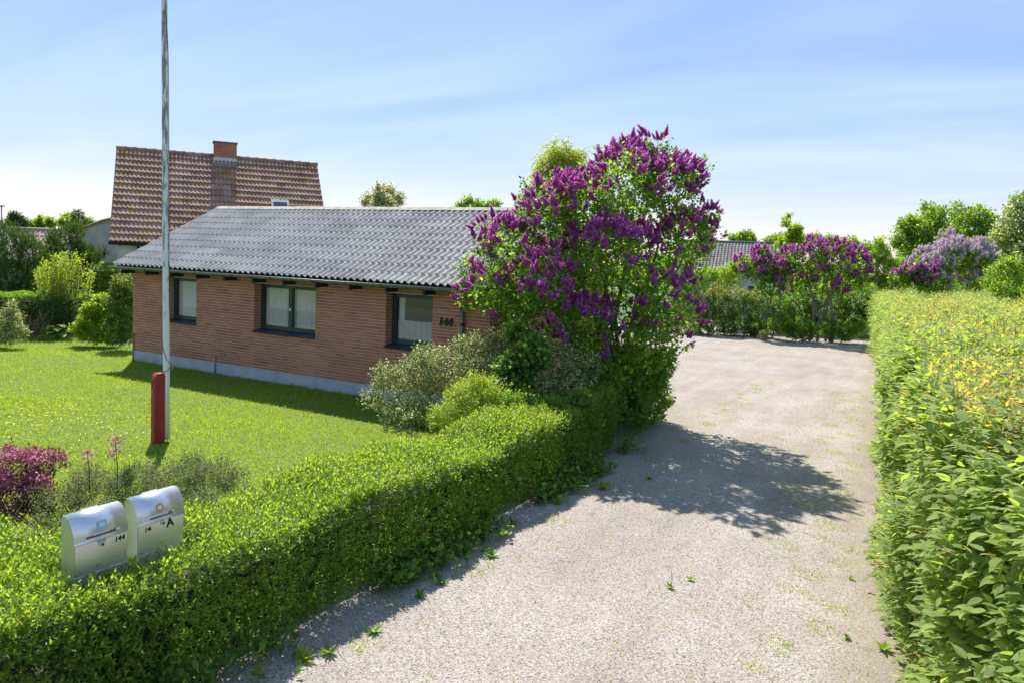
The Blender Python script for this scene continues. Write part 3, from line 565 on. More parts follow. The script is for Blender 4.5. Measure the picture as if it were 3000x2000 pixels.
# roof
EY, EZ, RY, RZ = -0.42, 2.515, 2.92, 4.215; sl = math.atan2(RZ-EZ, RY-EY); SLEN = math.hypot(RZ-EZ, RY-EY)
def slope(u, x, off=0.0): return (x, EY+u*math.cos(sl)-off*math.sin(sl), EZ+u*math.sin(sl)+off*math.cos(sl))
def roofgrey():
    m, t, o = newmat('fibre_cement'); v = coords(t); n1 = noise(t, v, 1.3, 5, 0.6); n2 = noise(t, v, 28, 5, 0.7); n3 = noise(t, coords(t, (9, 1.1, 1.1)), 2.0, 4)
    r = ramp(t, [(0.3, (0.43, 0.405, 0.375)), (0.7, (0.55, 0.52, 0.475))]); t.links.new(n1.outputs['Fac'], r.inputs[0])
    r2 = ramp(t, [(0.30, (0.74, 0.74, 0.73)), (0.52, (1, 1, 1)), (0.74, (1.24, 1.23, 1.18))]); t.links.new(n2.outputs['Fac'], r2.inputs[0])
    r3 = ramp(t, [(0.3, (0.88, 0.88, 0.88)), (0.65, (1.10, 1.10, 1.09))]); t.links.new(n3.outputs['Fac'], r3.inputs[0])
    ob = N(t, 'ShaderNodeObjectInfo'); mr = N(t, 'ShaderNodeMapRange', i_1=0, i_2=1, i_3=.9, i_4=1.08); t.links.new(ob.outputs['Random'], mr.inputs[0])
    c = mixc(t, 1, mixc(t, 1, mixc(t, 1, r.outputs[0], r2.outputs[0], 'MULTIPLY'), r3.outputs[0], 'MULTIPLY'), mr.outputs[0], 'MULTIPLY'); pbsdf(t, o, c, 0.95, 0, 0.08, bumpn(t, n2.outputs['Fac'], .35, .01)); return m
MAT_eternit = roofgrey()
mb = MB(); xa, xb = -0.17, 11.27
mb.hexa([slope(.02, xa, -.09), slope(.02, xb, -.09), slope(SLEN, xb, -.09), slope(SLEN, xa, -.09), slope(.02, xa, -.05), slope(.02, xb, -.05), slope(SLEN, xb, -.05), slope(SLEN, xa, -.05)])
bk = lambda P: (P[0], 2*RY-P[1], P[2])
mb.hexa([bk(slope(.02, xb, -.09)), bk(slope(.02, xa, -.09)), bk(slope(SLEN-.001, xa, -.09)), bk(slope(SLEN-.001, xb, -.09)), bk(slope(.02, xb, .01)), bk(slope(.02, xa, .01)), bk(slope(SLEN-.001, xa, .01)), bk(slope(SLEN-.001, xb, .01))])
roof = mb.build('roof', MAT_dark, house)
WP, NR, NC = 0.174, 10, 11; EXPO = SLEN/NR; V = []; ns = 48
for u, lift in ((0.0, 0.024), (EXPO+.05, 0.0)):
    for i in range(ns+1):
        ph = i/8*2*math.pi; V.append((i/8*WP, u, lift+.03*math.cos(ph)))
for i in range(ns+1): V.append((i/8*WP, 0.0, 0.0+.03*math.cos(i/8*2*math.pi)))
F = [(i, i+1, ns+2+i, ns+1+i) for i in range(ns)]+[(2*ns+2+i, 2*ns+3+i, i+1, i) for i in range(ns)]
me = bpy.data.meshes.new('roof_sheet'); me.from_pydata(V, [], F); me.update(); me.materials.append(MAT_eternit)
for r_ in range(NR):
    for c_ in range(NC):
        o = link('roof_sheet', me, roof); p = slope(r_*EXPO, -0.19+c_*6*WP, 0.0); o.location = (p[0], p[1]+random.uniform(-.004, .004), p[2]+random.uniform(-.001, .002)); o.rotation_euler = (sl, 0, random.uniform(-.0012, .0012))
MAT_ridge = plain('mossy_ridge', (0.55, 0.52, 0.45), (0.36, 0.31, 0.22), 7, 0.9, bump=0.5)
for i in range(11):
    x0 = -0.21+i*1.044; m = MB(); m.add([(x, y, z) for x in (x0, x0+1.06) for y, z in ((RY-.17, RZ-.035), (RY-.05, RZ+.045+.004*(i % 2)), (RY+.05, RZ+.045+.004*(i % 2)), (RY+.17, RZ-.035), (RY, RZ-.01))], [(0,1,6,5), (1,2,7,6), (2,3,8,7), (4,0,5,9), (3,4,9,8), (0,4,3,2,1), (5,6,7,8,9)]); m.build('ridge_cap', MAT_ridge, roof)
for i in range(12):
    x = 0.045+i*0.957; m = MB(); m.add([(x+dx_, y, z) for dx_ in (0, .05) for y, z in ((-.37, 2.47), (-.37, 2.285), (0.006, 2.30), (0.006, 2.60))], [(0,1,2,3), (7,6,5,4), (0,4,5,1), (1,5,6,2), (2,6,7,3), (3,7,4,0)]); m.build('rafter_tail', MAT_dark, house)
m = MB(); nst = 9; GY, GZ, GR = -0.485, 2.455, 0.06
V = []
for x in (-0.23, 11.3):
    for rr in (GR, GR-.006):
        for k in range(nst): a_ = math.pi+math.pi*k/(nst-1); V.append((x, GY+rr*math.cos(a_), GZ+rr*math.sin(a_)))
F = [(k, k+1, 2*nst+k+1, 2*nst+k) for k in range(nst-1)]+[(nst+k+1, nst+k, 3*nst+k, 3*nst+k+1) for k in range(nst-1)]+[tuple(range(nst)), tuple(2*nst+k for k in range(nst))[::-1]]
gut = m.add(V, F).tube([(-.23, GY-GR, GZ+.004), (11.3, GY-GR, GZ+.004)], .009, 6).build('gutter', MAT_zinc, house, True)
for i in range(19):
    x = 0.0+i*0.62; pts = [(x+.05, GY+GR*1.1, GZ+.02)]+[(x+.05*(1-k/6), GY+(GR+.004)*math.cos(2*math.pi-math.pi*k/6), GZ+(GR+.004)*math.sin(2*math.pi-math.pi*k/6)) for k in range(7)]; MB().tube(pts, .0075, 5).build('gutter_bracket', MAT_black, gut)
MB().tube([(10.50, GY, GZ-.05), (10.50, GY, GZ-.16), (10.46, GY+.05, GZ-.24), (10.40, -.12, GZ-.42), (10.38, -.075, GZ-.5), (10.38, -.07, 1.5), (10.38, -.07, 0.02)], [.042, .04, .038, .038, .04, .038, .038], 12).build('downpipe', MAT_zinc, house, True)
MB().tube([(10.38, -.07, 1.78), (10.38, -.07, 1.72)], .046, 12).build('pipe_clip', MAT_black, house)
MB().tube([(0.06, -.035, -.02), (0.06, -.035, .66)], .014, 8).tube([(0.06, -.035, .655), (0.06, -.035, .67), (0.06, -.035, .70)], [.018, .032, .022], 10).build('conduit', MAT_zinc, house, True)
MB().tube([(3.22, -.03, -.02), (3.22, -.03, .44)], .014, 8).build('conduit', MAT_zinc, house, True)
def text(name, s, size, mat, parent, M, ext=0.004, shear=0.0, bold=0.0):
    cu = bpy.data.curves.new(name, 'FONT'); cu.body = s; cu.size = size; cu.extrude = ext; cu.shear = shear; cu.offset = bold; cu.resolution_u = 3
    o = bpy.data.objects.new(name, cu); COL.objects.link(o); dg = bpy.context.evaluated_depsgraph_get(); me = bpy.data.meshes.new_from_object(o.evaluated_get(dg)); bpy.data.objects.remove(o)
    me.materials.clear(); me.materials.append(mat); o = link(name, me, parent); o.matrix_basis = M; return o
hn = text('house_number', '144', 0.225, MAT_black, house, Matrix.Translation((9.77, -.028, 1.685)) @ Matrix.Rotation(math.pi/2, 4, 'X'), .012, 0.12, 0.006)
hn['label'] = 'black house number 144 on the bricks'
root_at(house, (0, 0, 0))
# ---------------------------------------------------------------- the tiled neighbour house behind
def lichen(t, c):
    n = noise(t, coords(t), 1.6, 6, 0.7); r = ramp(t, [(0.46, (0, 0, 0)), (0.62, (1, 1, 1))]); t.links.new(n.outputs['Fac'], r.inputs[0])
    n2 = noise(t, coords(t), 11, 4, 0.7); r2 = ramp(t, [(0.46, (0, 0, 0)), (0.56, (1, 1, 1))]); t.links.new(n2.outputs['Fac'], r2.inputs[0])
    f = N(t, 'ShaderNodeMath', operation='MULTIPLY'); t.links.new(r.outputs[0], f.inputs[0]); t.links.new(r2.outputs[0], f.inputs[1])
    return mixc(t, f.outputs[0], c, (0.42, 0.24, 0.035))
TL = [(0.0, (0.28, 0.165, 0.125)), (0.5, (0.38, 0.235, 0.185)), (1.0, (0.47, 0.315, 0.255))]
MAT_tile = attrmat('roof_tile', TL, 0.8, 0.3, True, 30, 0.2, lichen); MAT_tile_j = attrmat('roof_tile_joined', TL, 0.8, 0.3, False, 30, 0.2, lichen)
MAT_white = plain('pale_boards', (0.62, 0.63, 0.58), (0.54, 0.56, 0.52), 3, 0.7)
MAT_render = plain('grey_render', (0.40, 0.39, 0.39), (0.30, 0.29, 0.30), 1.4, 0.9, bump=0.2)
NY = math.radians(37.2); nd = np.array([math.sin(NY), math.cos(NY), 0]); dn = np.array([nd[1], -nd[0], 0])
NP0 = CAM + 31*(at(341.3/PXS, 435.6/PXS, 1)-CAM); npit = math.radians(44.6); NSL = 5.36; NL = 8.0
def nroof(u, s, off=0.0):      # u metres down the slope, s along the ridge
    return NP0 + nd*s + dn*(math.cos(npit)*u+math.sin(npit)*off) + UPV*(-math.sin(npit)*u+math.cos(npit)*off)
nb = thing('tiled_house', 'taller house with lichen-spotted red tile roof and chimney behind the brick house', 'house')
bkn = lambda P: np.array(P) - 2*((np.array(P)-NP0)@dn)*dn
m = MB(); a0, a1 = 0.03, NL-0.03
m.hexa([nroof(NSL-.05, a0, -.16), nroof(NSL-.05, a1, -.16), nroof(0, a1, -.16), nroof(0, a0, -.16), nroof(NSL-.05, a0, -.06), nroof(NSL-.05, a1, -.06), nroof(0, a1, -.06), nroof(0, a0, -.06)])
m.hexa([bkn(nroof(NSL, a1, -.16)), bkn(nroof(NSL, a0, -.16)), bkn(nroof(0.01, a0, -.16)), bkn(nroof(0.01, a1, -.16)), bkn(nroof(NSL, a1, .0)), bkn(nroof(NSL, a0, .0)), bkn(nroof(0.01, a0, .0)), bkn(nroof(0.01, a1, .0))])
nrf = m.build('roof', MAT_dark, nb)
TW = NL/26; TG = NSL/15; V = []; ns = 16
for u, lift in ((TG+.03, .075), (-.03, .0)):
    for i in range(ns+1): V.append((i/ns*TW, u, lift+.05*math.sin(math.pi*i/8)**2-.008))
for i in range(ns+1): V.append((i/ns*TW, TG+.03, .012+.045*math.sin(math.pi*i/8)**2-.008))
TF = [(ns+1+i, ns+2+i, i+1, i) for i in range(ns)]+[(i, i+1, 2*ns+3+i, 2*ns+2+i) for i in range(ns)]
tme = bpy.data.meshes.new('roof_tile'); tme.from_pydata(V, [], TF); tme.update(); tme.materials.append(MAT_tile)
ex, ey, ez = nd, dn*math.cos(npit)-UPV*math.sin(npit), dn*math.sin(npit)+UPV*math.cos(npit)
if np.cross(ex, ey)@ez < 0: pass
def rowof(u): return u
tiles = []
for r_ in range(15):
    for c_ in range(26): tiles.append((r_, c_))
def hid(q):
    P = nroof((q[0]+.9)*TG, (q[1]+.5)*TW); x, y_ = proj(P); xe = 268; 
    lim = 608-(x-268)*0.56 if x < 500 else 480
    return y_ > lim+4
vis = [q for q in tiles if not hid(q)]; ind = set(vis[-300:]); mj = MB()
for r_, c_ in tiles:
    p = nroof(r_*TG, c_*TW, random.uniform(0, .006))
    if (r_, c_) in ind:
        o = link('roof_tile', tme, nrf); o.matrix_basis = Matrix(((ex[0], ey[0], ez[0], p[0]), (ex[1], ey[1], ez[1], p[1]), (ex[2], ey[2], ez[2], p[2]), (0, 0, 0, 1)))
    else: mj.add([p+ex*v[0]+ey*v[1]+ez*v[2] for v in V], TF, random.random())
mj.build('roof_tile', MAT_tile_j, nrf, kind='stuff')
for i in range(22):
    s0 = i*NL/22; pts = [nroof(.02, s0+NL/44*0-.01, .02)+UPV*.015, nroof(.02, s0+NL/22+.02, .02)+UPV*.035]; 
    MB().tube(pts, [.085, .10], 10).build('ridge_tile', MAT_tile, nrf, True)
# walls
ew = math.cos(npit)*NSL-0.28; ez_ = NP0[2]-math.sin(npit)*NSL+0.18
def nW(d, s, z): q = NP0+nd*s+dn*d; return (q[0], q[1], z)
m = MB(); s0, s1 = .25, NL-.25
m.add([nW(ew, s0, -.02), nW(ew, s1, -.02), nW(-ew, s1, -.02), nW(-ew, s0, -.02), nW(ew, s0, ez_), nW(ew, s1, ez_), nW(-ew, s1, ez_), nW(-ew, s0, ez_), nW(0, s0, NP0[2]-.3), nW(0, s1, NP0[2]-.3)], [(0,1,5,4), (2,3,7,6), (1,2,6,9,5), (3,0,4,8,7)]); m.build('wall', MAT_white, nb)
for k in range(9):
    s = .3+k*.85
    MB().obox(np.array(nW(ew+.012, s, ez_/2)), nd*.012, dn*.012, UPV*(ez_/2-.02)).build('batten', MAT_white, nb)
ge = nroof(NSL+.05, 0, -.04); MB().tube([ge-nd*.02, ge+nd*(NL+.04)], .065, 10).build('gutter', MAT_black, nb, True)
dp = np.array(nW(ew+.07, .95, 0)); MB().tube([ge+nd*.95-UPV*.04, np.array([dp[0], dp[1], ge[2]-.25]), dp], .05, 10).build('downpipe', MAT_black, nb, True)
# chimney on the ridge
sch = min(np.linspace(0, NL, 400), key=lambda s: abs(proj(nroof(0, s))[0]-517))
chc = NP0+nd*sch; CW, CD = .46, .30; ch = MB().obox(chc+UPV*.02, nd*(CW-.008), dn*(CD-.008), UPV*.55).build('chimney', MAT_mortar, nb)
cb = {}
for c in range(9):
    z = NP0[2]-.03+c*CRS; x = -CW; k = 0
    while x < CW-.03:
        L = min((.228 if k or c % 2 else .108), CW-x); key = round(L, 2)
        if key not in cb: cb[key] = MB().box((0, 0, 0), (L, .02, .055)).build('_', MAT_brick)
        o = link('brick', cb[key], ch); p = chc+nd*x+dn*(CD+.004); o.matrix_basis = Matrix(((nd[0], -dn[0], 0, p[0]), (nd[1], -dn[1], 0, p[1]), (0, 0, 1, z), (0, 0, 0, 1))); x += L+.012; k += 1
MB().obox(chc+UPV*.60, nd*(CW+.03), dn*(CD+.03), UPV*.03).build('chimney_cap', plain('sooty_cap', (.16, .15, .13), (.10, .09, .08)), ch)
MB().obox(chc-UPV*.19, nd*(CW+.01), dn*(CD+.012), UPV*.13).build('flashing', plain('lead_white', (.62, .66, .70), (.5, .54, .58)), ch)
MB().obox(nroof(.62, sch, .055), nd*(CW+.02), ey*.13, ez*.012).build('lead_apron', plain('lead', (.12, .15, .2), (.2, .24, .3)), ch)
# roof window
ssk = min(np.linspace(0, NL, 400), key=lambda s: abs(proj(nroof(2.2, s))[0]-641)); usk = min(np.linspace(1, 4, 300), key=lambda u: abs(proj(nroof(u, ssk))[1]-463)); skc = nroof(usk+.5, ssk, .06)
sk = MB().obox(skc, nd*.36, ey*.52, ez*.05).build('skylight', MAT_zinc, nb); MB().obox(skc+ez*.055+ey*.06, nd*.27, ey*.38, ez*.006).build('pane', plain('dark_glass', (.03, .05, .09), (.04, .06, .1), 3, .08, spec=.8), sk)
root_at(nb, nW(0, NL/2, 0))
# ---------------------------------------------------------------- other houses seen beyond the gardens
def far_house(name, label, xl, xr_, yr, ye, D, depth, mat_roof, mat_wall, rows, cols, tilew, dslope=3.2, zg=0.0, skew=0.0, amp=.03):
    o = thing(name, label, 'house'); A, B = at(xl, yr, D), at(xr_, yr+(xr_-xl)*.0405, D+skew); B[2] = A[2]; d = norm(B-A); q = np.array([d[1], -d[0], 0]); q = q if q@(CAM-A) > 0 else -q
    L = np.linalg.norm(B-A); drop = (ye-yr)/S(D); run = dslope; sl_ = np.array([q[0]*run, q[1]*run, -drop]); ln = np.linalg.norm(sl_); ey_ = sl_/ln; ez_2 = norm(np.cross(ey_, d)); ez_2 = ez_2 if ez_2[2] > 0 else -ez_2
    m = MB(); e = A+sl_; f = B+sl_; g, h_ = A-q*run-UPV*drop, B-q*run-UPV*drop
    m.add([A-ez_2*.05, B-ez_2*.05, f-ez_2*.05, e-ez_2*.05, h_, g], [(0,1,2,3), (1,0,5,4)]); rf = m.build('roof', MAT_dark, o)
    nseg = 6; V = [((i/nseg-.0)*tilew, u, l+amp*math.sin(2*math.pi*i/nseg)) for u, l in ((ln/rows+.03, .03), (-.02, 0)) for i in range(nseg+1)]+[(i/nseg*tilew, ln/rows+.03, amp*math.sin(2*math.pi*i/nseg)) for i in range(nseg+1)]
    Fq = [(nseg+1+i, nseg+2+i, i+1, i) for i in range(nseg)]+[(i, i+1, 2*nseg+3+i, 2*nseg+2+i) for i in range(nseg)]
    me = bpy.data.meshes.new('roof_tile'); me.from_pydata(V, [], Fq); me.update(); me.materials.append(mat_roof)
    if cols: 
        for r_ in range(rows):
            for c_ in range(int(L/tilew)):
                o2 = link('roof_tile', me, rf); p = A+d*c_*tilew+ey_*r_*ln/rows; o2.matrix_basis = Matrix(((d[0], ey_[0], ez_2[0], p[0]), (d[1], ey_[1], ez_2[1], p[1]), (d[2], ey_[2], ez_2[2], p[2]), (0, 0, 0, 1)))
    else:
        mm = MB()
        for r_ in range(rows):
            for c_ in range(int(L/tilew)): mm.add([A+d*(c_*tilew+v[0])+ey_*(r_*ln/rows+v[1])+ez_2*v[2] for v in V], Fq, random.random())
        mm.build('roof_tile', mat_roof, rf, kind='stuff')
    MB().tube([A-d*.05+UPV*.02, B+d*.05+UPV*.02], .10, 8).build('ridge_cap', mat_roof, rf, True)
    w0 = e-q*.35+d*.2; w1 = f-q*.35-d*.2; w2 = B-(q*run-q*.35)-d*.2; w3 = A-(q*run-q*.35)+d*.2; zt = e[2]-.02
    m = MB(); m.add([(p[0], p[1], z) for z in (-.02, zt) for p in (w0, w1, w2, w3)]+[A+d*.2-UPV*.12, B-d*.2-UPV*.12], [(0,1,5,4), (1,2,6,9,5), (2,3,7,6), (3,0,4,8,7)]); m.build('wall', mat_wall, o)
    gq = (e+f)/2; m = MB().tube([e+q*.04-UPV*.08, f+q*.04-UPV*.08], .06, 8); m.build('gutter', MAT_zinc, o, True)
    for t_ in (.3, .7):
        c_ = w0*(1-t_)+w1*t_; c_ = np.array([c_[0], c_[1], 1.5]); wn = MB().obox(c_+q*.02, d*.5, q*.03, UPV*.55).build('window', MAT_white, o); MB().obox(c_+q*.05, d*.42, q*.01, UPV*.47).build('pane', MAT_slate, wn)
    root_at(o, ((A+B)[0]/2, (A+B)[1]/2, 0)); return o
MAT_ptile = attrmat('weathered_pantile', [(0.0, (0.36, 0.24, 0.20)), (1.0, (0.50, 0.38, 0.33))], .8, .3, True, 20, .25)
MAT_groof = attrmat('far_grey_roof', [(0.0, (0.155, 0.14, 0.13)), (1.0, (0.23, 0.21, 0.20))], .85, .3, False, 20, .25)
far_house('pantiled_house', 'low house with pale red pantile roof behind the dark junipers', -30, 236, 524, 590, 40, 8, MAT_ptile, MAT_white, 5, True, .24, 2.6, amp=.035)
far_house('grey_roofed_house', 'far low house with grey ridged roof between the big lilac and the far lilac', 1570, 1822, 554, 612, 50, 8, MAT_groof, MAT_white, 12, False, .2, 3.6, skew=-2, amp=.03)
# rendered gable wall beside the tiled house
gh = thing('rendered_house', 'house with bare grey rendered gable between junipers and tiled house', 'house')
A = at(172, 532, 36); B = at(330, 480, 35.2); m = MB(); dd = norm((B-A)*np.array([1, 1, 0])); bq = np.array([-dd[1], dd[0], 0]); bq = bq if bq@(A-CAM) > 0 else -bq
top = [A, at(215, 517, 35.8), at(236, 509, 35.6), at(262, 503, 35.5), B]
m.add([(*A[:2], -.02), (*B[:2], -.02)]+[tuple(p) for p in top]+[tuple(np.array([*A[:2], -.02])+bq*7), tuple(np.array([*B[:2], -.02])+bq*7)]+[tuple(p+bq*7) for p in top], [(0,1,6,5,4,3,2), (7,9,10,11,12,13,8), (0,2,9,7), (1,8,13,6), (2,3,10,9), (3,4,11,10), (4,5,12,11), (5,6,13,12)]); m.build('wall', MAT_render, gh)
MB().tube([p+UPV*.03-bq*.05 for p in top], .06, 6).build('verge_tile', MAT_tile, gh, True); root_at(gh, (*A[:2], 0))
# street lamp far left
lp = thing('street_lamp', 'thin grey street lamp standing behind the junipers', 'street lamp'); b0 = at(4, 520, 60); t0_ = at(4, 475, 60)
MB().tube([(b0[0], b0[1], -.02), (b0[0], b0[1], t0_[2])], [.07, .045], 8).build('pole', MAT_zinc, lp, True); MB().obox(np.array([b0[0], b0[1], t0_[2]+.03])+RT*.0-RT*.25, RT*.42, FW*np.array([1, 1, 0])*.12, UPV*.05).build('lamp_head', MAT_zinc, lp); root_at(lp, (b0[0], b0[1], 0))
# ---------------------------------------------------------------- clipped privet hedge round the lawn
MBX = (13.40, 13.86, -9.92, -8.86)      # pocket cut round the letter boxes
def privet(name, label, legs, nsh):
    o = thing(name, label, 'hedge'); mbs = MB(); mc = MB(); LP, LD, LN, LL, LR = [], [], [], [], []
    for path, half, h, frac, ws in legs:
        n = int(nsh*frac); B, Nn, k, s = hedge_pts(path, n, half, h, .15, .06, 1.1, ws, hf=lambda c_: h+.05*np.sin(c_[:, 1]*1.7+c_[:, 0])+.03*np.sin(c_[:, 1]*4.1)+.22*np.clip((c_[:, 1]+2.6)/1.4, 0, 1))
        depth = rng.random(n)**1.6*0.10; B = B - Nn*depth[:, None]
        pk = (B[:, 0] > MBX[0]) & (B[:, 0] < MBX[1]) & (B[:, 1] > MBX[2]) & (B[:, 1] < MBX[3]) & (B[:, 2] > .55)
        B[pk, 2] = .68+.14*rng.random(pk.sum())
        T = norm(Nn*0.55 + UPV*(0.55+0.25*(k == 1))[:, None] + rng.normal(size=B.shape)*0.28)
        tl = (0.05+0.05*rng.random(n))*(1+0.35*(k == 1)); P, D, L_ = sprays(B-T*0.02, T, tl, 6, 0.62, 0.6, .35)
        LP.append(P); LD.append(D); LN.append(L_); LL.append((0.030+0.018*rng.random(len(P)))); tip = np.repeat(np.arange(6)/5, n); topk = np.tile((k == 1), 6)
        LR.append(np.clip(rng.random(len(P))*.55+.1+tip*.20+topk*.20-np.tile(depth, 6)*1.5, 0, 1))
        stems_mesh(mbs, path, int(70*frac*3), half, h, .007); hedge_core(mc, path, half, h, .34)
    P, D, Nn, L, R = map(np.concatenate, (LP, LD, LN, LL, LR))
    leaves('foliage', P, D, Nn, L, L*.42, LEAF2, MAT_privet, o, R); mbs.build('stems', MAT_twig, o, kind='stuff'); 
    # twiggy inside of the hedge
    C_, t_, s_ = path_pts(legs[0][0], 2600); hw = legs[0][1]; sd = np.stack([t_[:, 1], -t_[:, 0]], 1); of = (rng.random(2600)*2-1)*hw*.92; b = np.stack([C_[:, 0]+sd[:, 0]*of, C_[:, 1]+sd[:, 1]*of, .05+.68*rng.random(2600)], 1)
    leaves('twigs', b, norm(rdir(2600)+UPV*.5), rdir(2600), .12+.16*rng.random(2600), .006, QUAD if False else BLADE, MAT_twig, o)
    mc.build('dark_core', MAT_twig, o); root_at(o, (*legs[0][0][0], 0)); return o  # added solid core, stands in for the shaded inside of the hedge
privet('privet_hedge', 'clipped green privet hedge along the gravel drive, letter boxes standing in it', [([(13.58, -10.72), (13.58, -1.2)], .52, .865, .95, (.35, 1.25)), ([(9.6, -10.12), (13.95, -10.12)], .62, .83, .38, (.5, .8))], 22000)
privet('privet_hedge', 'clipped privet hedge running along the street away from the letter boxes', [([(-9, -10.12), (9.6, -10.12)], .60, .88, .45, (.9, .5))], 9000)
# ---------------------------------------------------------------- hornbeam hedge on the right
HP = [(20.75, -10.4), (20.3, -8.2), (20.0, -5.0), (19.7, -1.0), (19.5, 3.0), (19.15, 9.4), (18.25, 18.0), (17.75, 22.0)]
hb = thing('hornbeam_hedge', 'tall clipped hornbeam hedge with orange new shoots on the far side of the drive', 'hedge'); HW = 1.6; HH = 2.25
def hdens(C): return None
n = 46000; B, Nn, k, s = hedge_pts(HP, n, HW, HH, .30, .12, 1.0, (1.0, .06)); offp = B[:, 0]-np.interp(B[:, 1], [p[1] for p in HP], [p[0] for p in HP]); B[:, 2] += np.where(k == 1, .22*np.clip((offp+.4)/2, 0, 1)+.06*np.sin(B[:, 0]*4+B[:, 1]*2.2), 0)
Bx, Nx, kx, sx = hedge_pts([p for p in HP if p[1] < 0], 20000, HW, HH, .30, .12, .35, (1.0, .0)); mx_ = (kx != 1) | (rng.random(len(kx)) < .5); B = np.concatenate([B, Bx[mx_]]); Nn = np.concatenate([Nn, Nx[mx_]]); k = np.concatenate([k, kx[mx_]]); n = len(B)
dcam = np.linalg.norm(B-CAM, axis=1)
# left face of this path (towards the drive) is the -side
B = B+Nn*(.09*np.sin(B[:, 1]*1.15+B[:, 2]*1.3)+.07*np.sin(B[:, 1]*2.7-B[:, 2]*2.1+1)+.05*np.sin(B[:, 2]*4+B[:, 1]*4.4))[:, None]
keepn = (rng.random(n) < np.clip(1.5-dcam/26, .5, 1)); B, Nn, k, dcam = B[keepn], Nn[keepn], k[keepn], dcam[keepn]; n = len(B)
dep = rng.random(n)**1.4*.26; B = B-Nn*dep[:, None]; lowz = B[:, 2] < .35
T = norm(Nn*.75+UPV*(.18+.25*(k == 1))[:, None]+rng.normal(size=B.shape)*.38); tl = .14+.12*rng.random(n)
P, D, Ln = sprays(B-T*.08, T, tl, 4, .62, 2.1, .34); sc = .036+.070*rng.random(len(P))**1.3; topk = np.tile(k == 1, 4)
patch_ = np.sin(P[:, 1]*.9+P[:, 0]*1.7)*.5+np.sin(P[:, 1]*2.3-1)*.3
R = np.clip(rng.random(len(P))*.62+.02*topk+.05, 0, .82)
orange = (rng.random(len(P)) < np.clip(.2+.30*patch_, .03, .5)*np.where(topk, 1.2, .5)); R = np.where(orange, .90+.1*rng.random(len(P)), R); sc = np.where(orange, sc*.55, sc)
D = norm(D*np.array([1, 1, .55])+np.array([0, 0, -.16])*np.where(orange, 0, 1)[:, None])
dl = np.linalg.norm(P-CAM, axis=1); Ln = norm(Ln)
facing = (P[:, 0] < np.interp(P[:, 1], [p[1] for p in HP], [p[0] for p in HP])-.6) & (P[:, 1] > -8.6)
big = np.argsort(np.where(facing & ~orange, dl/sc, 1e9)); ind = big[:300]; rest = np.ones(len(P), bool); rest[ind] = False
near = rest & (dl < 5.7) & (P[:, 1] > -9.0)
leaves('foliage', P[near], D[near], Ln[near], sc[near], sc[near]*.60, LEAFH, MAT_hornbeam, hb, R[near], True)
fa = rest & ~near; leaves('foliage', P[fa], D[fa], Ln[fa], sc[fa]*1.05, sc[fa]*.62, LEAF2, MAT_hornbeam, hb, R[fa], True)
lm = []
for q in range(6):
    Vt = LEAFH[0].copy(); Vt[:, 2] += (-.12*Vt[:, 0]**2*(q % 3)+.05*np.sin(Vt[:, 0]*7+q)); Vt[:, 1] *= .58+.03*(q % 2)
    o_ = mesh_np('leaf', Vt, LEAFH[1], MAT_hornbeam, None, {'rnd': np.full(len(Vt), .12+.13*q), 'luv': LEAFH[0]}); lm.append(o_.data); bpy.data.objects.remove(o_)
e1 = norm(D); e3 = norm(Ln-(Ln*e1).sum(1, keepdims=True)*e1); e2 = np.cross(e3, e1)
for j, i in enumerate(ind):
    o = link('leaf', lm[j % 6], hb); s_ = float(sc[i]*1.05); o.matrix_basis = Matrix(tuple(tuple(float(e[i][a])*s_ for e in (e1, e2, e3))+(float(P[i][a]),) for a in range(3))+((0, 0, 0, 1),))
tq = np.where((k == 1) & (dcam < 24))[0]; tq = tq[rng.random(len(tq)) < .40*np.clip(.5+np.sin(B[tq, 1]*.9+B[tq, 0]*1.7)*.5+np.sin(B[tq, 1]*2.3-1)*.3, .1, 1)]
Ts = norm(UPV*.8+rng.normal(size=(len(tq), 3))*.35); Po, Do, No = sprays(B[tq], Ts, .10+.16*rng.random(len(tq)), 7, .6, .6, .4, .2); fo_ = .022+.022*rng.random(len(Po))
leaves('young_shoots', Po, Do, No, fo_, fo_*.55, LEAF2, MAT_hornbeam, hb, np.clip(.72+.28*rng.random(len(Po)), 0, 1), True)
mbs = MB(); stems_mesh(mbs, HP, 320, HW*.92, HH, .012)
for i in range(520):           # new shoots standing out of the top
    q = int(rng.integers(n)); 
    if k[q] != 1: continue
    mbs.tube([B[q]-T[q]*.1, B[q]+T[q]*.10+UPV*.04, B[q]+T[q]*.2+UPV*.12], [.0032, .0025, .0012], 3, cap=False)
mbs.build('stems', MAT_bark, hb, kind='stuff'); mc = MB(); hedge_core(mc, HP, HW, HH, .6); mc.build('dark_core', MAT_twig, hb); root_at(hb, (*HP[2], 0))  # solid core added to keep the hedge's depth dark
# ---------------------------------------------------------------- the big lilac
LB = [(1440,420,112),(1530,420,92),(1345,462,84),(1255,490,88),(1575,545,80),(1170,555,78),(1118,655,62),(1250,640,105),(1400,590,135),(1525,680,98),(1480,790,88),(1330,750,105),(1185,690,78),(1590,640,42),(1585,720,38),(1432,345,44),(1520,345,38),(1605,490,40),(1400,850,70),(1545,780,50),(1290,445,48),(1215,440,40),(1490,318,20),(1530,335,20),(1640,480,18),(1625,560,22),(1075,600,26),(1065,680,24)]
blobs = []
for x, y_, r in LB:
    y_ += 14
    for dd_, kk in ((0, 1.0), (-.75 if x < 1480 else -.4, .70), (1.2, .85)):
        if r < 60 and dd_: continue
        D_ = 13.85+(.6 if x > 1540 else 0)+dd_*(r/100)+random.uniform(-.3, .3); R = r*kk/S(13.85)*.88; blobs.append((at(x, y_, D_), (R, R, R)))
LBASE = np.array([13.0, .75, 0.0])
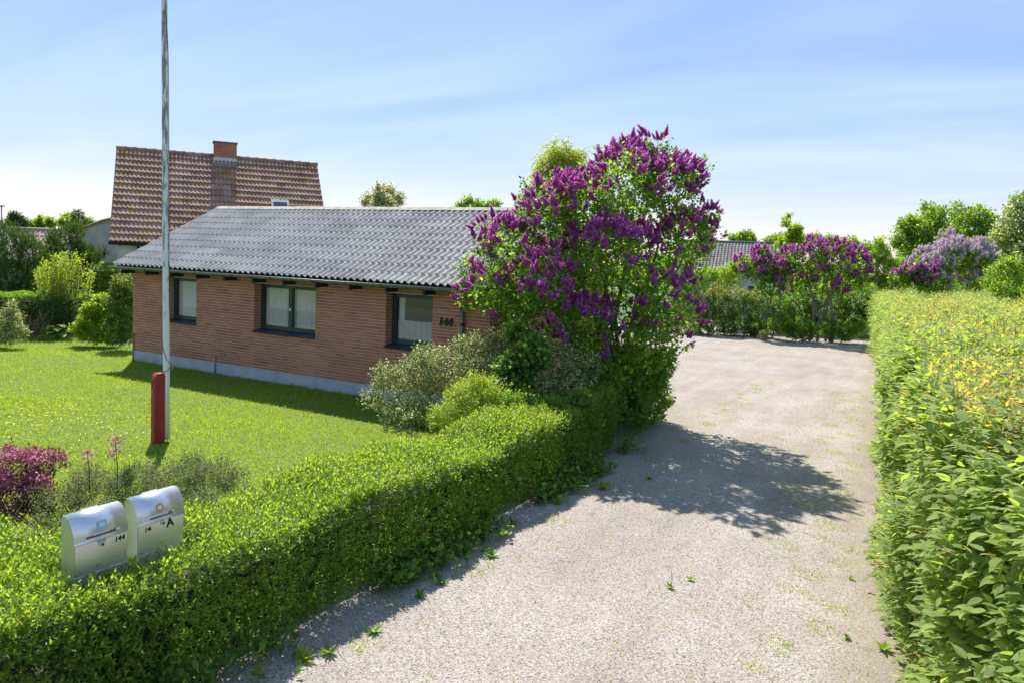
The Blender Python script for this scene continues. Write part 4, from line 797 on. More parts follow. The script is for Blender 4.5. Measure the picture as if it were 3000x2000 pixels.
blobs = [(c, np.array(R)*.95) for c, R in blobs]+[(c+np.array(R)*d_*.98+UPV*.02, np.array(R)*random.uniform(.22, .36)) for c, R in blobs for d_ in [norm(rdir(1)[0]*np.array([1, 1, .6])+UPV*.55) for _ in range(3)] if R[0] > .35]
lil, _ = plant('lilac_tree', 'big lilac in dark purple bloom at the corner of the brick house', 'lilac', LBASE, blobs, 7200, 5, .29, .078, .058, MAT_lilac_leaf, LEAF4, MAT_greybark, 16, .062, .7, .55, .35, .35, .5, trunk='branches', multi=.35, out=.7)
Bp, u, i_, rf = crown_pts(blobs, 4800, .90, .90, -.5)
sc_ = np.array([proj(p) for p in Bp]); wt = np.clip(1.25-(sc_[:, 1]-330)/700, .3, 1)*np.clip(1.0-.45*(sc_[:, 0] > 1400)*(sc_[:, 1] > 560), .2, 1)
cl = np.sin(Bp[:, 0]*2.7+1)*np.sin(Bp[:, 2]*2.9+Bp[:, 1]*1.8); wt = wt*np.clip(.8+.5*cl, .25, 1.3); Bp = Bp+norm(u*.6+UPV)*(.13*rng.random(len(Bp))**2)[:, None]; facing = (u@norm(CAM-np.array(LBASE)))>-.3
cl2 = np.sin(Bp[:, 0]*6.1+Bp[:, 2]*4.7)*np.sin(Bp[:, 1]*5.3+Bp[:, 2]*6.3+2); ok = (rng.random(len(Bp)) < wt*(.58+.16*(sc_[:, 1] < 560))*np.clip(.8+.8*cl2, .2, 1.6)) & facing & (sc_[:, 1] < 880); Bp, u = Bp[ok], u[ok]
Dp = norm(u*.55+UPV*.6+rng.normal(size=u.shape)*.32); Bp2 = Bp+norm(np.cross(Dp, rdir(len(Dp))))*.075; Dp2 = norm(Dp+rng.normal(size=Dp.shape)*.28)
sel = rng.random(len(Bp)) < .62; PB = np.concatenate([Bp, Bp2[sel]]); DB = np.concatenate([Dp, Dp2[sel]]); blooms(lil, PB-LBASE*0, DB, .6+.65*rng.random(len(PB)), MAT_lilac_fl, 6, 300, nf=36, L=.185, R=.05, fl=.034)
root_at(lil, LBASE)
# dark thicket under the lilac, at the end of the hedge
tb = [((13.75, 1.75, .42), (.52, .42, .45)), ((13.9, 1.1, .4), (.42, .45, .42)), ((13.85, .3, .42), (.45, .5, .45)), ((13.5, 1.9, .75), (.5, .4, .55)), ((13.5, -2.1, .55), (.62, .5, .55)), ((13.45, -1.6, .68), (.72, .6, .66)), ((13.5, -.8, .72), (.78, .75, .72)), ((13.55, .1, .82), (.76, .75, .80)), ((13.6, .95, .85), (.72, .62, .84)), ((13.1, .6, .9), (.8, .8, .9)), ((13.8, 1.45, .6), (.5, .5, .66)), ((13.75, 1.0, 1.15), (.62, .6, .5)), ((13.7, 1.6, 1.0), (.5, .45, .6)), ((13.3, -1.2, .9), (.6, .6, .5))]
plant('lilac_thicket', 'dense dark green suckers below the big lilac at the end of the hedge', 'shrub', (13.4, -.2, 0), lump(tb, 4, (.25, .4)), 5200, 5, .14, .062, .042, MAT_dark_leaf, LEAF2, MAT_bark, 10, .02, .7, .7, .2, .6, .6, out=.8, crown='foliage', trunk='stems')
# ---------------------------------------------------------------- shrubs between hedge and house
def sp(x, y, r, dd_=0, D=None): return (x, y, r, dd_)
D0 = 12.6
plant('variegated_shrub', 'cream-edged grey green shrub below the window beside the house number', 'shrub', gr(950, 985), lump(imgblobs([(905,905,66,0),(960,865,62,.3),(1020,850,70,.3),(1085,810,64,.6),(1010,930,72,0),(930,955,60,-.3),(888,860,36,.1),(1140,795,56,.8),(985,820,38,.4),(1130,860,60,.2),(1060,900,60,0),(1180,770,40,.8)], D0), 5, (.25, .45)), 4300, 5, .19, .038, .026, MAT_varieg, LEAF2, MAT_bark, 12, .012, .7, .6, .5, .5, .6, crown='foliage', trunk='stems')
plant('variegated_shrub', 'cream-edged shrub in front of the lilac, right of the maple seedling', 'shrub', (12.5, -1.2, 0), lump(imgblobs([(1290,835,52,-.1),(1350,850,45,-.2),(1240,880,48,-.4),(1310,900,45,-.5),(1255,800,36,.1),(1190,770,34,.5)], 12.5), 5, (.25, .45)), 1100, 5, .18, .038, .026, MAT_varieg, LEAF2, MAT_bark, 10, .012, .7, .6, .4, .5, .6, crown='foliage', trunk='stems')
plant('maple_seedling', 'dark green young maple growing between the two cream-edged shrubs', 'shrub', (12.0, -1.1, 0), lump(imgblobs([(1200,840,52,0),(1175,900,48,-.2),(1230,800,36,.1),(1190,760,26,.3)], 12.1), 4, (.3, .5)), 760, 5, .2, .066, .066, MAT_dark_leaf, LEAF6, MAT_bark, 8, .012, .75, .8, .3, .5, .6, crown='foliage', trunk='stems')
plant('golden_shrub', 'yellow green feathery shrub standing right behind the privet hedge', 'shrub', (12.3, -2.6, 0), lump(imgblobs([(1075,925,55,0),(1120,905,48,.1),(1035,955,42,-.2),(1150,930,34,0),(1090,885,26,.2)], 11.3), 5, (.28, .45)), 1150, 9, .22, .048, .015, MAT_gold, LEAF2, MAT_bark, 9, .01, .85, .7, .45, .5, .6, crown='foliage', trunk='stems')
plant('leafy_shrub', 'green leafy shrub between golden shrub and lilac thicket', 'shrub', (12.7, -1.9, 0), lump(imgblobs([(1190,935,45,0),(1260,940,48,.2),(1320,930,42,.3)], 11.2), 4, (.3, .5)), 900, 5, .15, .042, .028, MAT_dark_leaf, LEAF2, MAT_bark, 6, .01, .7, .7, .3, .5, .6, crown='foliage', trunk='stems')
# ---------------------------------------------------------------- shrubs behind the letter boxes
plant('potentilla_shrub', 'low grey green twiggy shrub right behind the letter boxes', 'shrub', gr(300, 1190, 0.0), lump(imgblobs([(130,1170,62,0),(215,1130,68,.3),(310,1120,70,.4),(400,1110,68,.6),(480,1105,62,.8),(545,1110,45,.9),(90,1215,40,-.3),(250,1190,60,-.2),(380,1170,60,.1),(470,1150,55,.3),(330,1095,52,.7),(430,1085,52,.9),(510,1085,45,1.1),(200,1105,50,.6)], 7.8, zs=.9), 5, (.25, .45)), 6000, 6, .15, .021, .011, MAT_greyleaf, LEAF2, MAT_drystem, 20, .008, .65, .6, .65, .5, .6, crown='foliage', trunk='stems', multi=1.0)
wb = lump(imgblobs([(40,1080,60,0),(90,1070,48,.2),(20,1140,70,-.1),(75,1130,55,0),(5,1180,50,-.2),(125,1055,22,.3),(20,1040,20,.3),(-50,1110,70,.2)], 8.0), 6, (.25, .45))
wg, _ = plant('weigela_shrub', 'dark-leaved shrub full of pink blossom at the edge of the lawn', 'shrub', gr(30, 1230), wb, 900, 6, .17, .04, .022, MAT_weigela_leaf, LEAF2, MAT_bark, 12, .012, .65, .6, .6, .5, .6, crown='foliage', trunk='stems', multi=.4)
Bw, u, _, _ = crown_pts(wb, 1500, .85, .85, -.6); nW_ = len(Bw); Pw = np.repeat(Bw, 5, 0)+rng.normal(size=(nW_*5, 3))*.022; Dw = norm(np.repeat(u, 5, 0)+UPV*.3+rng.normal(size=Pw.shape)*.5)
for x_, y_ in ((200, 1042), (265, 1015), (262, 1040)):
    c_ = at(x_, y_, 7.9); Pw = np.concatenate([Pw, c_+rng.normal(size=(60, 3))*np.array([.035, .035, .03])]); Dw = np.concatenate([Dw, norm(rdir(60)+UPV*.4)])
leaves('blossom', Pw, Dw, rdir(len(Pw)), .026, .020, LEAF2, MAT_weigela, wg, rng.random(len(Pw)), kind='stuff')
m = MB()
for x_, y_ in ((200, 1045), (264, 1020)): c_ = at(x_, y_, 7.9); b_ = at(x_+5, 1130, 7.8); m.tube([b_, (b_+c_)/2+.01, c_+UPV*.06], [.006, .005, .003], 5)
m.build('shoot', MAT_bark, wg); root_at(wg, gr(30, 1230))
# ---------------------------------------------------------------- planting at the far side of the lawn
bh = thing('back_hedge', 'low dark clipped hedge at the far left end of the lawn', 'hedge'); hpth = [tuple(gr(-120, 772)[:2]), tuple(gr(268, 762)[:2])]
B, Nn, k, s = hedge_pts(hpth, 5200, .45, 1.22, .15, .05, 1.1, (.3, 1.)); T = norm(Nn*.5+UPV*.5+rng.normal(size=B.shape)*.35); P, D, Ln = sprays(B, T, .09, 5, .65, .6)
leaves('foliage', P, D, Ln, .05, .03, LEAF2, MAT_dark_leaf, bh, np.clip(rng.random(len(P))*.6+.4*(P[:, 2] > 1.15), 0, 1)); mc = MB(); hedge_core(mc, hpth, .45, 1.22, .15); mc.build('dark_core', MAT_twig, bh); root_at(bh, (*hpth[0], 0))  # dark solid filling added behind the leaves as inner shade
h2 = thing('bright_hedge', 'taller bright green clipped hedge in front of the white house wall', 'hedge'); hpth = [tuple((at(225, 700, 29))[:2]), tuple((at(330, 700, 27))[:2])]
hz = at(240, 612, 28.6)[2]; B, Nn, k, s = hedge_pts(hpth, 2600, .5, hz, .15, .05, 1.1, (1., 1.)); T = norm(Nn*.5+UPV*.5+rng.normal(size=B.shape)*.35); P, D, Ln = sprays(B, T, .1, 5, .65, .6)
leaves('foliage', P, D, Ln, .07, .04, LEAF2, MAT_fresh, h2); mc = MB(); hedge_core(mc, hpth, .5, hz, .18); mc.build('dark_core', MAT_twig, h2); root_at(h2, (*hpth[0], 0))  # added dark block in place of the shade within the hedge
def juniper(name, label, spec, D, nspr, base):
    o = thing(name, label, 'conifer'); bl = imgblobs(spec, D, .5); base = np.array(base)
    B, u, _, _ = crown_pts(lump(bl, 6, (.3, .5)), nspr, .45, .6, -.7); T = norm(u*np.array([1, 1, .5])*.7+UPV*.75+rng.normal(size=B.shape)*.25)
    P, D_, Nn = sprays(B-T*.1, T, .36, 13, .36, .3, .4, 0.0); leaves('crown', P, D_, Nn, .082, .025, LEAF2, MAT_juniper, o, np.clip(rng.random(len(P))*.7+.3*np.tile(np.repeat(0, 1), 1)[0]+.25*(rng.random(len(P)) < .25), 0, 1))
    m = MB(); limbs(m, base, [b[0] for b in bl], .06, n=6); m.build('trunk', MAT_bark, o, True); root_at(o, base); return o
juniper('juniper', 'broad dark green juniper at the left end of the garden', [(15,600,62),(70,590,48),(40,650,60),(95,640,45),(110,680,40),(5,540,28),(40,555,28),(20,690,50),(-30,620,60),(72,555,18)], 27.0, 2600, gr(50, 745)*np.array([1, 1, 0]))
juniper('juniper', 'pointed juniper standing behind the yellow twiggy shrub', [(120,585,28),(135,545,16),(122,560,18),(165,575,30),(172,540,20),(178,525,12),(130,620,34),(165,625,36),(205,590,20),(225,597,12),(235,585,8),(190,610,28),(150,660,40)], 28.5, 2200, at(150, 740, 28.5)*np.array([1, 1, 0]))
# yellow twiggy shrub: many upright stems
o = thing('yellow_shrub', 'upright multi-stemmed shrub with small yellow leaves before the junipers', 'shrub'); b0 = at(150, 730, 25.2)*np.array([1, 1, 0]); m = MB(); PP, DD, NN = [], [], []
for i in range(64):
    a_ = random.uniform(-1, 1); xx = 152+a_*68; yy = 578+a_*a_*38+random.uniform(-8, 30); tp = at(xx, yy, 25.2+random.uniform(-.9, .9)); bb = b0+np.array([random.uniform(-.25, .25)+0, random.uniform(-.25, .25), 0])+RT*a_*.75
    mid = bb*.45+tp*.55+RT*a_*(-.02)+UPV*.12; m.tube([bb, bb*.75+mid*.25, mid, tp], [.018, .016, .011, .004], 5)
    for q in range(80):
        t_ = random.random()**.75*.85+.15; p = (bb*(1-t_)+tp*t_) if t_ < .5 else mid*(1-(t_-.55)/.45)+tp*((t_-.55)/.45); PP.append(p+rng.normal(size=3)*.06); DD.append(rdir(1)[0]+UPV*.5); NN.append(rdir(1)[0]+UPV)
leaves('crown', np.array(PP), np.array(DD), np.array(NN), .075, .052, LEAF2, MAT_gold, o); m.build('stems', MAT_greybark, o, True); root_at(o, b0)
plant('fresh_shrub', 'bright light green bush in front of the back hedge near the house corner', 'shrub', gr(215, 785), lump(imgblobs([(205,740,30,0),(235,725,30,.2),(215,715,24,0),(250,750,26,0),(185,760,20,-.1),(235,690,18,.3),(200,772,18,-.1),(230,775,20,-.1),(255,778,18,-.1)], 22.6), 4, (.3, .5)), 1500, 6, .2, .07, .045, MAT_fresh, LEAF2, MAT_bark, 6, .012, .7, .8, .4, .45, .6, crown='foliage', trunk='stems')
plant('red_tipped_shrub', 'red-tipped dark green shrub beside the left corner of the brick house', 'shrub', gr(285, 792), lump(imgblobs([(275,670,28,.3),(285,650,24,.3),(262,700,26,.2),(285,710,34,.1),(278,750,34,0),(295,770,26,0),(300,680,26,.3),(272,782,16,0)], 22.0), 4, (.3, .5)), 2000, 5, .18, .055, .036, MAT_redleaf, LEAF2, MAT_bark, 6, .014, .7, .7, .4, .45, .6, crown='foliage', trunk='stems', rb=lambda P, r: np.clip(r*.55+.45*(P[:, 2] > 1.75)*rng.random(len(P)), 0, 1))
plant('rose_bush', 'pale spotted rose bush at the left edge of the lawn', 'shrub', gr(15, 790), lump(imgblobs([(10,740,28,0),(35,730,24,.1),(-20,745,30,0),(20,710,18,.1),(45,760,20,-.1),(0,770,24,-.1),(30,775,18,-.2),(-20,775,24,-.1)], 21.6), 4, (.3, .5)), 1300, 5, .16, .05, .032, MAT_varieg, LEAF2, MAT_bark, 6, .01, .7, .7, .4, .45, .6, crown='foliage', trunk='stems')
# dry perennial, big-leaved plant
o = thing('dry_perennial', 'clump of dry brown stems at the edge of the lawn', 'plant'); b0 = gr(68, 782); m = MB()
for i in range(70):
    bb = b0+RT*random.uniform(-.38, .38)+np.array([random.uniform(-.1, .1), random.uniform(-.25, .25), 0]); bb[2] = 0; tp = bb+np.array([random.uniform(-.3, .3), random.uniform(-.3, .3), random.uniform(.35, .95)]); m.tube([bb, (bb+tp)/2+rng.normal(size=3)*.04+UPV*.06, tp], [.006, .005, .010], 3, cap=False)
m.build('stems', MAT_drystem, o); root_at(o, b0)
o = thing('large_leaf_plant', 'low clump of large round green leaves at the lawn edge', 'plant'); b0 = gr(133, 780); m = MB(); nl = 16
for i in range(nl):
    a_ = 2.4*i; r_ = .12+.25*(i/nl); hgt = .32*(1-i/nl)+.14; p = b0+np.array([math.cos(a_)*r_, math.sin(a_)*r_, hgt]); d_ = np.array([[math.cos(a_), math.sin(a_), -.15]])
    leaves('leaf', p[None]-d_*.05, d_, np.array([[math.cos(a_)*.4, math.sin(a_)*.4, 1.0]]), .30, .26, LEAF6, MAT_fresh, o, np.array([random.random()])); m.tube([b0, p-d_[0]*.05], .008, 4)
m.build('stalk', MAT_fresh, o); root_at(o, b0)
# ---------------------------------------------------------------- the far end of the drive
plant('copper_hedge', 'far hedge with coppery top at the end of the drive', 'hedge', at(1660, 775, 34.6)*np.array([1, 1, 0]), lump(imgblobs([(1605,700,44,0),(1645,688,40,0),(1690,690,40,.1),(1728,700,38,.2),(1640,740,44,-.2),(1700,742,42,-.1),(1590,745,40,-.2),(1735,748,34,0),(1670,710,44,0),(1615,765,26,-.3),(1670,768,24,-.3),(1720,770,22,-.2),(1560,720,44,.2)], 34.6), 5, (.25, .42)), 3600, 5, .2, .085, .055, MAT_redleaf, LEAF2, MAT_bark, 10, .03, .7, .7, .4, .45, .6, crown='foliage', trunk='stems', multi=1.5, rb=lambda P, r: np.clip(r*.6+.45*(P[:, 2] > 1.75)*rng.random(len(P)), 0, 1))
def far_lilac(name, label, spec, D, base, ntw, nbl, mat, r0=.05, stems=8, bl_sel=None, leafm=None):
    bl = lump(imgblobs(spec, D, .6), 5, (.28, .45)); o, _ = plant(name, label, 'lilac', base, bl, ntw, 5, .26, .10, .07, leafm or MAT_lilac_leaf, LEAF2, MAT_greybark, stems, r0, .7, .6, .3, .45, .6, trunk='branches', multi=.5)
    Bq, u, _, _ = crown_pts(bl, nbl*3, .9, .9, -.4); s2 = np.array([proj(p) for p in Bq]); ok = (u@norm(CAM-np.array(base))) > -.3
    if bl_sel: ok &= np.array([bl_sel(*q) for q in s2])
    Bq, u = Bq[ok][:nbl], u[ok][:nbl]; blooms(o, Bq, norm(u*.6+UPV*.7+rng.normal(size=u.shape)*.2), 1.15+.5*rng.random(len(Bq)), mat, 4, 0, nf=26, L=.2, R=.06, fl=.05); root_at(o, base); return o
far_lilac('lilac_shrub', 'purple lilac on bare slanting trunks at the end of the drive', [(1860,600,52),(1920,605,52),(1970,612,40),(1895,650,48),(1945,655,42),(1870,570,30),(1835,640,40),(1985,640,26)], 33.5, at(1885, 775, 33.5)*np.array([1, 1, 0]), 2000, 230, MAT_lilac_fl, .07, 7)
far_lilac('lilac_shrub', 'purple lilac growing out of the coppery hedge', [(1760,610,36),(1725,620,34),(1790,625,34),(1745,590,24),(1700,610,24),(1810,590,26),(1770,660,36)], 34.0, at(1760, 775, 34.5)*np.array([1, 1, 0]), 1300, 115, MAT_lilac_fl, .05, 5)
far_lilac('pale_lilac', 'pale pink lilac rising behind the hornbeam hedge', [(2190,590,48),(2140,605,40),(2240,600,46),(2175,560,30),(2110,620,32),(2220,640,46),(2280,610,36),(2150,645,40)], 30, at(2190, 740, 30)*np.array([1, 1, 0]), 1700, 300, MAT_lilac_pale, .05, 7, lambda x, y_: x > 2080 and x < 2290)
far_lilac('lilac_shrub', 'small dark purple lilac right at the far end of the hornbeam hedge', [(2080,635,26),(2110,625,20),(2135,632,22),(2060,645,20),(2120,650,24)], 28.5, at(2095, 750, 28.5)*np.array([1, 1, 0]), 800, 48, MAT_lilac_fl, .04, 4)
plant('fresh_shrub', 'light green bushes before the pale wall of the far house', 'shrub', at(1660, 760, 38)*np.array([1, 1, 0]), lump(imgblobs([(1625,635,24,0),(1660,632,26,0),(1695,622,24,0),(1600,640,24,0),(1680,655,30,0),(1640,660,30,0),(1715,600,16,0)], 38), 4, (.3, .5)), 1100, 5, .25, .1, .06, MAT_fresh, LEAF2, MAT_bark, 6, .03, .7, .7, .4, .45, .6, crown='foliage', trunk='stems')
# dark understorey below the far lilacs
plant('evergreen_shrub', 'low dark evergreen clump at the foot of the slanting lilac trunks', 'shrub', at(1880, 776, 33)*np.array([1, 1, 0]), lump(imgblobs([(1790,745,34,0),(1850,755,28,0),(1910,755,28,0),(1965,755,28,0),(1830,765,20,-.3),(1940,768,18,-.3)], 33.2), 4, (.3, .5)), 1800, 5, .18, .085, .055, MAT_dark_leaf, LEAF2, MAT_bark, 6, .015, .7, .7, .3, .45, .6, crown='foliage', trunk='stems')
plant('shade_shrub', 'green shrubbery in the shade behind the slanting lilac trunks', 'shrub', at(1870, 770, 36.5)*np.array([1, 1, 0]), lump(imgblobs([(1760,700,46,0),(1830,700,48,.4),(1900,700,50,.5),(1965,690,50,.3),(2010,690,44,0),(1800,740,40,.2),(1930,740,40,.2),(2000,740,36,0),(1865,735,44,0),(1750,735,44,0),(1960,735,40,0),(1850,690,44,.2)], 36.5), 5, (.3, .5)), 4200, 5, .26, .11, .07, MAT_dark_leaf, LEAF2, MAT_bark, 8, .03, .7, .7, .3, .45, .6, crown='foliage', trunk='stems')
plant('fresh_tree', 'yellow green young tree between far lilac and pale lilac', 'tree', at(2030, 770, 37)*np.array([1, 1, 0]), lump(imgblobs([(2030,620,34,0),(2025,585,26,0),(2045,655,36,0),(2005,600,24,.3),(2060,610,22,.2),(2020,560,16,0)], 37), 5, (.28, .45)), 1500, 6, .3, .10, .06, MAT_fresh, LEAF2, MAT_bark, 6, .05, .7, .7, .5, .45, .6)
plant('pot_plant', 'bushy plant in a terracotta pot by the coppery hedge', 'plant', at(1755, 778, 33)*np.array([1, 1, 0]), imgblobs([(1755,768,8,0)], 33), 60, 5, .1, .06, .04, MAT_dark_leaf, LEAF2, MAT_bark, 2, .01, crown='foliage', trunk='stems')
pb = gr(1752, 781); tag(MB().tube([pb, pb+UPV*.03, pb+UPV*.24, pb+UPV*.26, pb+UPV*.26, pb+UPV*.2], [.12, .13, .18, .2, .165, .15], 14, cap=True).build('flower_pot', plain('terracotta', (.36, .22, .14), (.28, .17, .11)), None, True), 'small terracotta pot at the foot of the coppery hedge', 'flower pot')
# ---------------------------------------------------------------- trees in the background
def tree(name, label, spec, D, mat, ntw, leaf=.12, r0=.12, tl=.4, per=6, base=None, th=1.0, k=6, wid=.6, rel=(.25, .42), up=.35):
    xs_ = sum(q[0] for q in spec)/len(spec); b = at(xs_, 760, D)*np.array([1, 1, 0]) if base is None else base
    return plant(name, label, 'tree', b, lump(imgblobs(spec, D, th), per, rel), ntw, k, tl, leaf, leaf*wid, mat, LEAF2, MAT_bark, 9, r0, .7, .6, up, .4, .6)
tree('broadleaf_tree', 'green tree at the right behind the pale lilac, leftmost of its row', [(2120,530,52),(2085,560,40),(2160,545,46),(2120,580,50),(2150,500,34),(2090,520,26)], 44, MAT_tree, 2000, .165, .12, .5)
tree('broadleaf_tree', 'green tree behind the pale lilac, second in the row on the right', [(2225,520,54),(2200,560,50),(2260,560,52),(2250,500,34),(2215,600,46)], 46, MAT_tree, 2000, .165, .12, .5)
tree('pale_green_tree', 'paler leafy tree at the right edge of the picture', [(2330,520,56),(2350,480,44),(2310,570,50),(2370,560,60),(2330,610,46)], 40, MAT_tree_pale, 2000, .155, .12, .5)
plant('elder_shrub', 'green shrubs behind the hornbeam hedge at the right edge', 'shrub', at(2330, 760, 26)*np.array([1, 1, 0]), lump(imgblobs([(2300,640,40,0),(2340,620,44,0),(2370,650,50,0),(2310,675,40,-.5),(2360,690,40,-1)], 26), 5, (.3, .45)), 1500, 5, .22, .09, .055, MAT_tree, LEAF2, MAT_bark, 6, .03, .7, .7, .3, .45, .6, crown='foliage', trunk='stems')
tree('maple_tree', 'young yellow-topped maple behind the far lilac roof line', [(1818,545,22),(1805,515,10),(1808,500,7),(1830,530,15),(1800,560,18)], 42, MAT_fresh, 700, .13, .06, .35)
tree('round_tree', 'low dark green tree top behind the grey far roof', [(1705,550,20),(1690,553,16),(1725,556,16)], 75, MAT_tree, 500, .22, .12, .6)
tree('round_tree', 'dark tree top beside the yellow-topped maple', [(1790,556,22),(1840,552,18),(1770,560,16)], 70, MAT_tree, 500, .22, .12, .6)
tree('elder_tree', 'sparse green tree between far lilac and young tree', [(1900,565,26),(1940,570,22),(1870,555,16),(1990,575,20),(1960,565,18)], 39, MAT_tree, 900, .11, .06, .45)
tree('pale_blossom_tree', 'cream-blossomed tree top rising behind the ridge of the brick house', [(880,452,24),(850,465,20),(910,465,20),(880,480,34),(895,440,14),(868,440,12)], 34, MAT_blossom, 1500, .10, .1, .4)
tree('willow_tree', 'thin twiggy tree top above the house ridge next to the lilac', [(1075,468,12),(1100,475,16),(1125,478,14),(1140,470,9),(1060,480,14)], 30, MAT_tree, 420, .10, .05, .35)
o = thing('birch_tree', 'light feathery birch top showing above the big lilac', 'tree'); b0 = at(1285, 770, 33)*np.array([1, 1, 0]); bl = lump(imgblobs([(1285,368,44,0),(1255,400,40,.3),(1310,400,40,0),(1280,440,50,0),(1240,450,34,.4),(1320,360,22,0)], 33), 5, (.3, .45))
B, u, _, _ = crown_pts(bl, 3200, .3, .5); T = norm(u*.4-UPV*.55+rng.normal(size=B.shape)*.3); P, D, Nn = sprays(B, T, .55, 9, .5, .4, .5, 0); leaves('crown', P, D, Nn, .09, .06, LEAF2, MAT_birch, o); m = MB(); limbs(m, b0, [b[0] for b in bl[::4]], .10); m.build('trunk', MAT_greybark, o, True); root_at(o, b0)
tree('broadleaf_tree', 'rounded far tree behind the pantile roof', [(95,512,14),(75,518,12),(115,516,12)], 80, MAT_tree, 420, .24, .14, .7)
tree('pine_tree', 'dark far pine at the left edge above the pantile roof', [(38,505,14),(30,498,9),(48,515,14),(20,515,10)], 78, MAT_spruce, 420, .22, .14, .7)
o = thing('spruce_tree', 'pointed dark spruce behind the rendered gable', 'conifer'); b0 = at(180, 600, 62)*np.array([1, 1, 0]); tp = at(180, 483, 62); PP, DD = [], []
for i in range(900):
    t_ = random.random()**.6; a_ = random.uniform(0, 6.28); r_ = 1.05*t_*random.uniform(.3, 1); z_ = tp[2]-t_*2.6; PP.append([tp[0]+math.cos(a_)*r_, tp[1]+math.sin(a_)*r_, z_]); DD.append([math.cos(a_), math.sin(a_), .35])
P, D, Nn = sprays(np.array(PP), norm(np.array(DD)), .32, 6, .45, .6); leaves('crown', P, D, Nn, .16, .05, LEAF2, MAT_spruce, o); MB().tube([b0, (tp[0], tp[1], tp[2])], [.2, .03], 8).build('trunk', MAT_bark, o, True); root_at(o, b0)
tree('broadleaf_tree', 'small rounded tree just left of the far spruce', [(158,502,12),(150,515,14),(205,515,12)], 70, MAT_tree, 380, .22, .12, .6)
# a wooded line on the horizon
n = 9000; az = rng.random(n)*math.pi*1.15-math.radians(29)-math.pi*.575; rr = 150+60*rng.random(n); P = np.stack([CAM[0]+np.sin(az)*rr, CAM[1]+np.cos(az)*rr, rng.random(n)**1.3*(4.2+1.4*np.sin(az*23)+1.2*np.sin(az*57+1))], 1)
o = leaves('woodland', P, rdir(n), norm(rdir(n)+UPV*.5), 2.4, 1.8, LEAF2, MAT_tree, None, rng.random(n)*.6, kind='stuff'); o['label'] = 'far line of woodland on the horizon'; o['category'] = 'woodland'
# ---------------------------------------------------------------- flagpole
def polemat():
    m, t, o = newmat('peeling_white_paint'); v = coords(t, (9, 9, 1.6)); n1 = noise(t, v, 2.4, 6, .68); sp_ = N(t, 'ShaderNodeSeparateXYZ'); t.links.new(coords(t), sp_.inputs[0])
    mr = N(t, 'ShaderNodeMapRange', i_1=1.2, i_2=4.5, i_3=-.10, i_4=.08); t.links.new(sp_.outputs['Z'], mr.inputs[0]); ad = N(t, 'ShaderNodeMath', operation='ADD'); t.links.new(n1.outputs['Fac'], ad.inputs[0]); t.links.new(mr.outputs[0], ad.inputs[1])
    r = ramp(t, [(0.53, (0.80, 0.81, 0.80)), (0.57, (0.40, 0.39, 0.35)), (0.68, (0.24, 0.225, 0.19))]); t.links.new(ad.outputs[0], r.inputs[0]); pbsdf(t, o, r.outputs[0], .7, 0, .35, bumpn(t, n1.outputs['Fac'], .3, .01)); return m
fp = thing('flagpole', 'tall weathered white wooden flagpole in a red base post on the lawn', 'flagpole'); PB_ = np.array([8.06, -4.95, 0.0]); PTOP = PB_+np.array([-.07, -.05, 9.0])
MB().tube([PB_+(PTOP-PB_)*t_+(0 if t_ > .01 else 0) for t_ in (0.004, .12, .25, .4, .55, .7, .85, 1.0)], [.05, .05, .049, .047, .045, .042, .039, .034], 18).build('pole', polemat(), fp, True)
cd = norm((CAM-PB_)*np.array([1, 1, 0])); lat = np.array([cd[1], -cd[0], 0]); lat = lat if lat@RT < 0 else -lat    # lat points left in view
MAT_red = plain('chipped_red_paint', (0.42, 0.032, 0.036), (0.27, 0.026, 0.03), 5, .55, bump=.15)
pc = PB_+lat*.128+cd*.01; m = MB(); hw, hd, Hh = .080, .075, 1.10; ang = math.radians(22); ux = lat*math.cos(ang)-cd*math.sin(ang)*-1; ux = norm(lat*math.cos(ang)+cd*math.sin(ang)); uy = norm(np.cross(UPV, ux)); prof = [(-hw, 0)]+[(-hw, Hh-.02), (-hw*.55, Hh)]+[(hw*math.sin(a_)*1.0, Hh-.10*(1-math.cos(a_))) for a_ in np.linspace(.1, math.pi/2, 6)]+[(hw, 0)]
npf = len(prof); V = [pc+ux*a_+uy*s_*hd+UPV*z_ for s_ in (-1, 1) for a_, z_ in prof]; F = [tuple(range(npf))[::-1], tuple(range(npf, 2*npf))]+[(i, (i+1) % npf, npf+(i+1) % npf, npf+i) for i in range(npf)]
bp = m.add(V, F).build('base_post', MAT_red, fp, bevel=.006)
MB().obox(pc+ux*(hw+.004)+UPV*.80, ux*.004, uy*.03, UPV*.035).build('bolt_plate', MAT_zinc, bp); MB().obox(pc+ux*(hw+.004)+UPV*.22, ux*.004, uy*.022, UPV*.03).build('bolt_plate', MAT_zinc, bp)
rp = []
for z_ in np.linspace(6.9, 1.9, 24): q = (6.9-z_)/5; a_ = math.sin(q*5)*.9+2.2*q; P_ = PB_+(PTOP-PB_)*z_/9; rp.append(P_+(cd*math.cos(a_)*.052+lat*math.sin(a_)*-.052)*1.02+UPV*0)
for z_, a_ in ((1.75, 2.6), (1.6, 1.6), (1.45, .8), (1.32, .0), (1.24, -1.2)): P_ = PB_+(PTOP-PB_)*z_/9; rp.append(P_+cd*math.cos(a_)*.056-lat*math.sin(a_)*-.056)
m = MB().tube(rp, .0055, 6); cl_ = PB_-lat*.06+cd*.02+UPV*1.2; m.tube([rp[-1], cl_+UPV*.06, cl_, PB_+cd*.06+UPV*1.13, pc+ux*hw*.4-uy*0+UPV*(Hh+.005), pc+ux*(hw+.006)+UPV*(Hh-.12), pc+ux*(hw+.008)+UPV*(Hh-.2)], .0055, 6); m.build('halyard', plain('grey_rope', (.10, .10, .085), (.16, .15, .13), 40), fp, True)
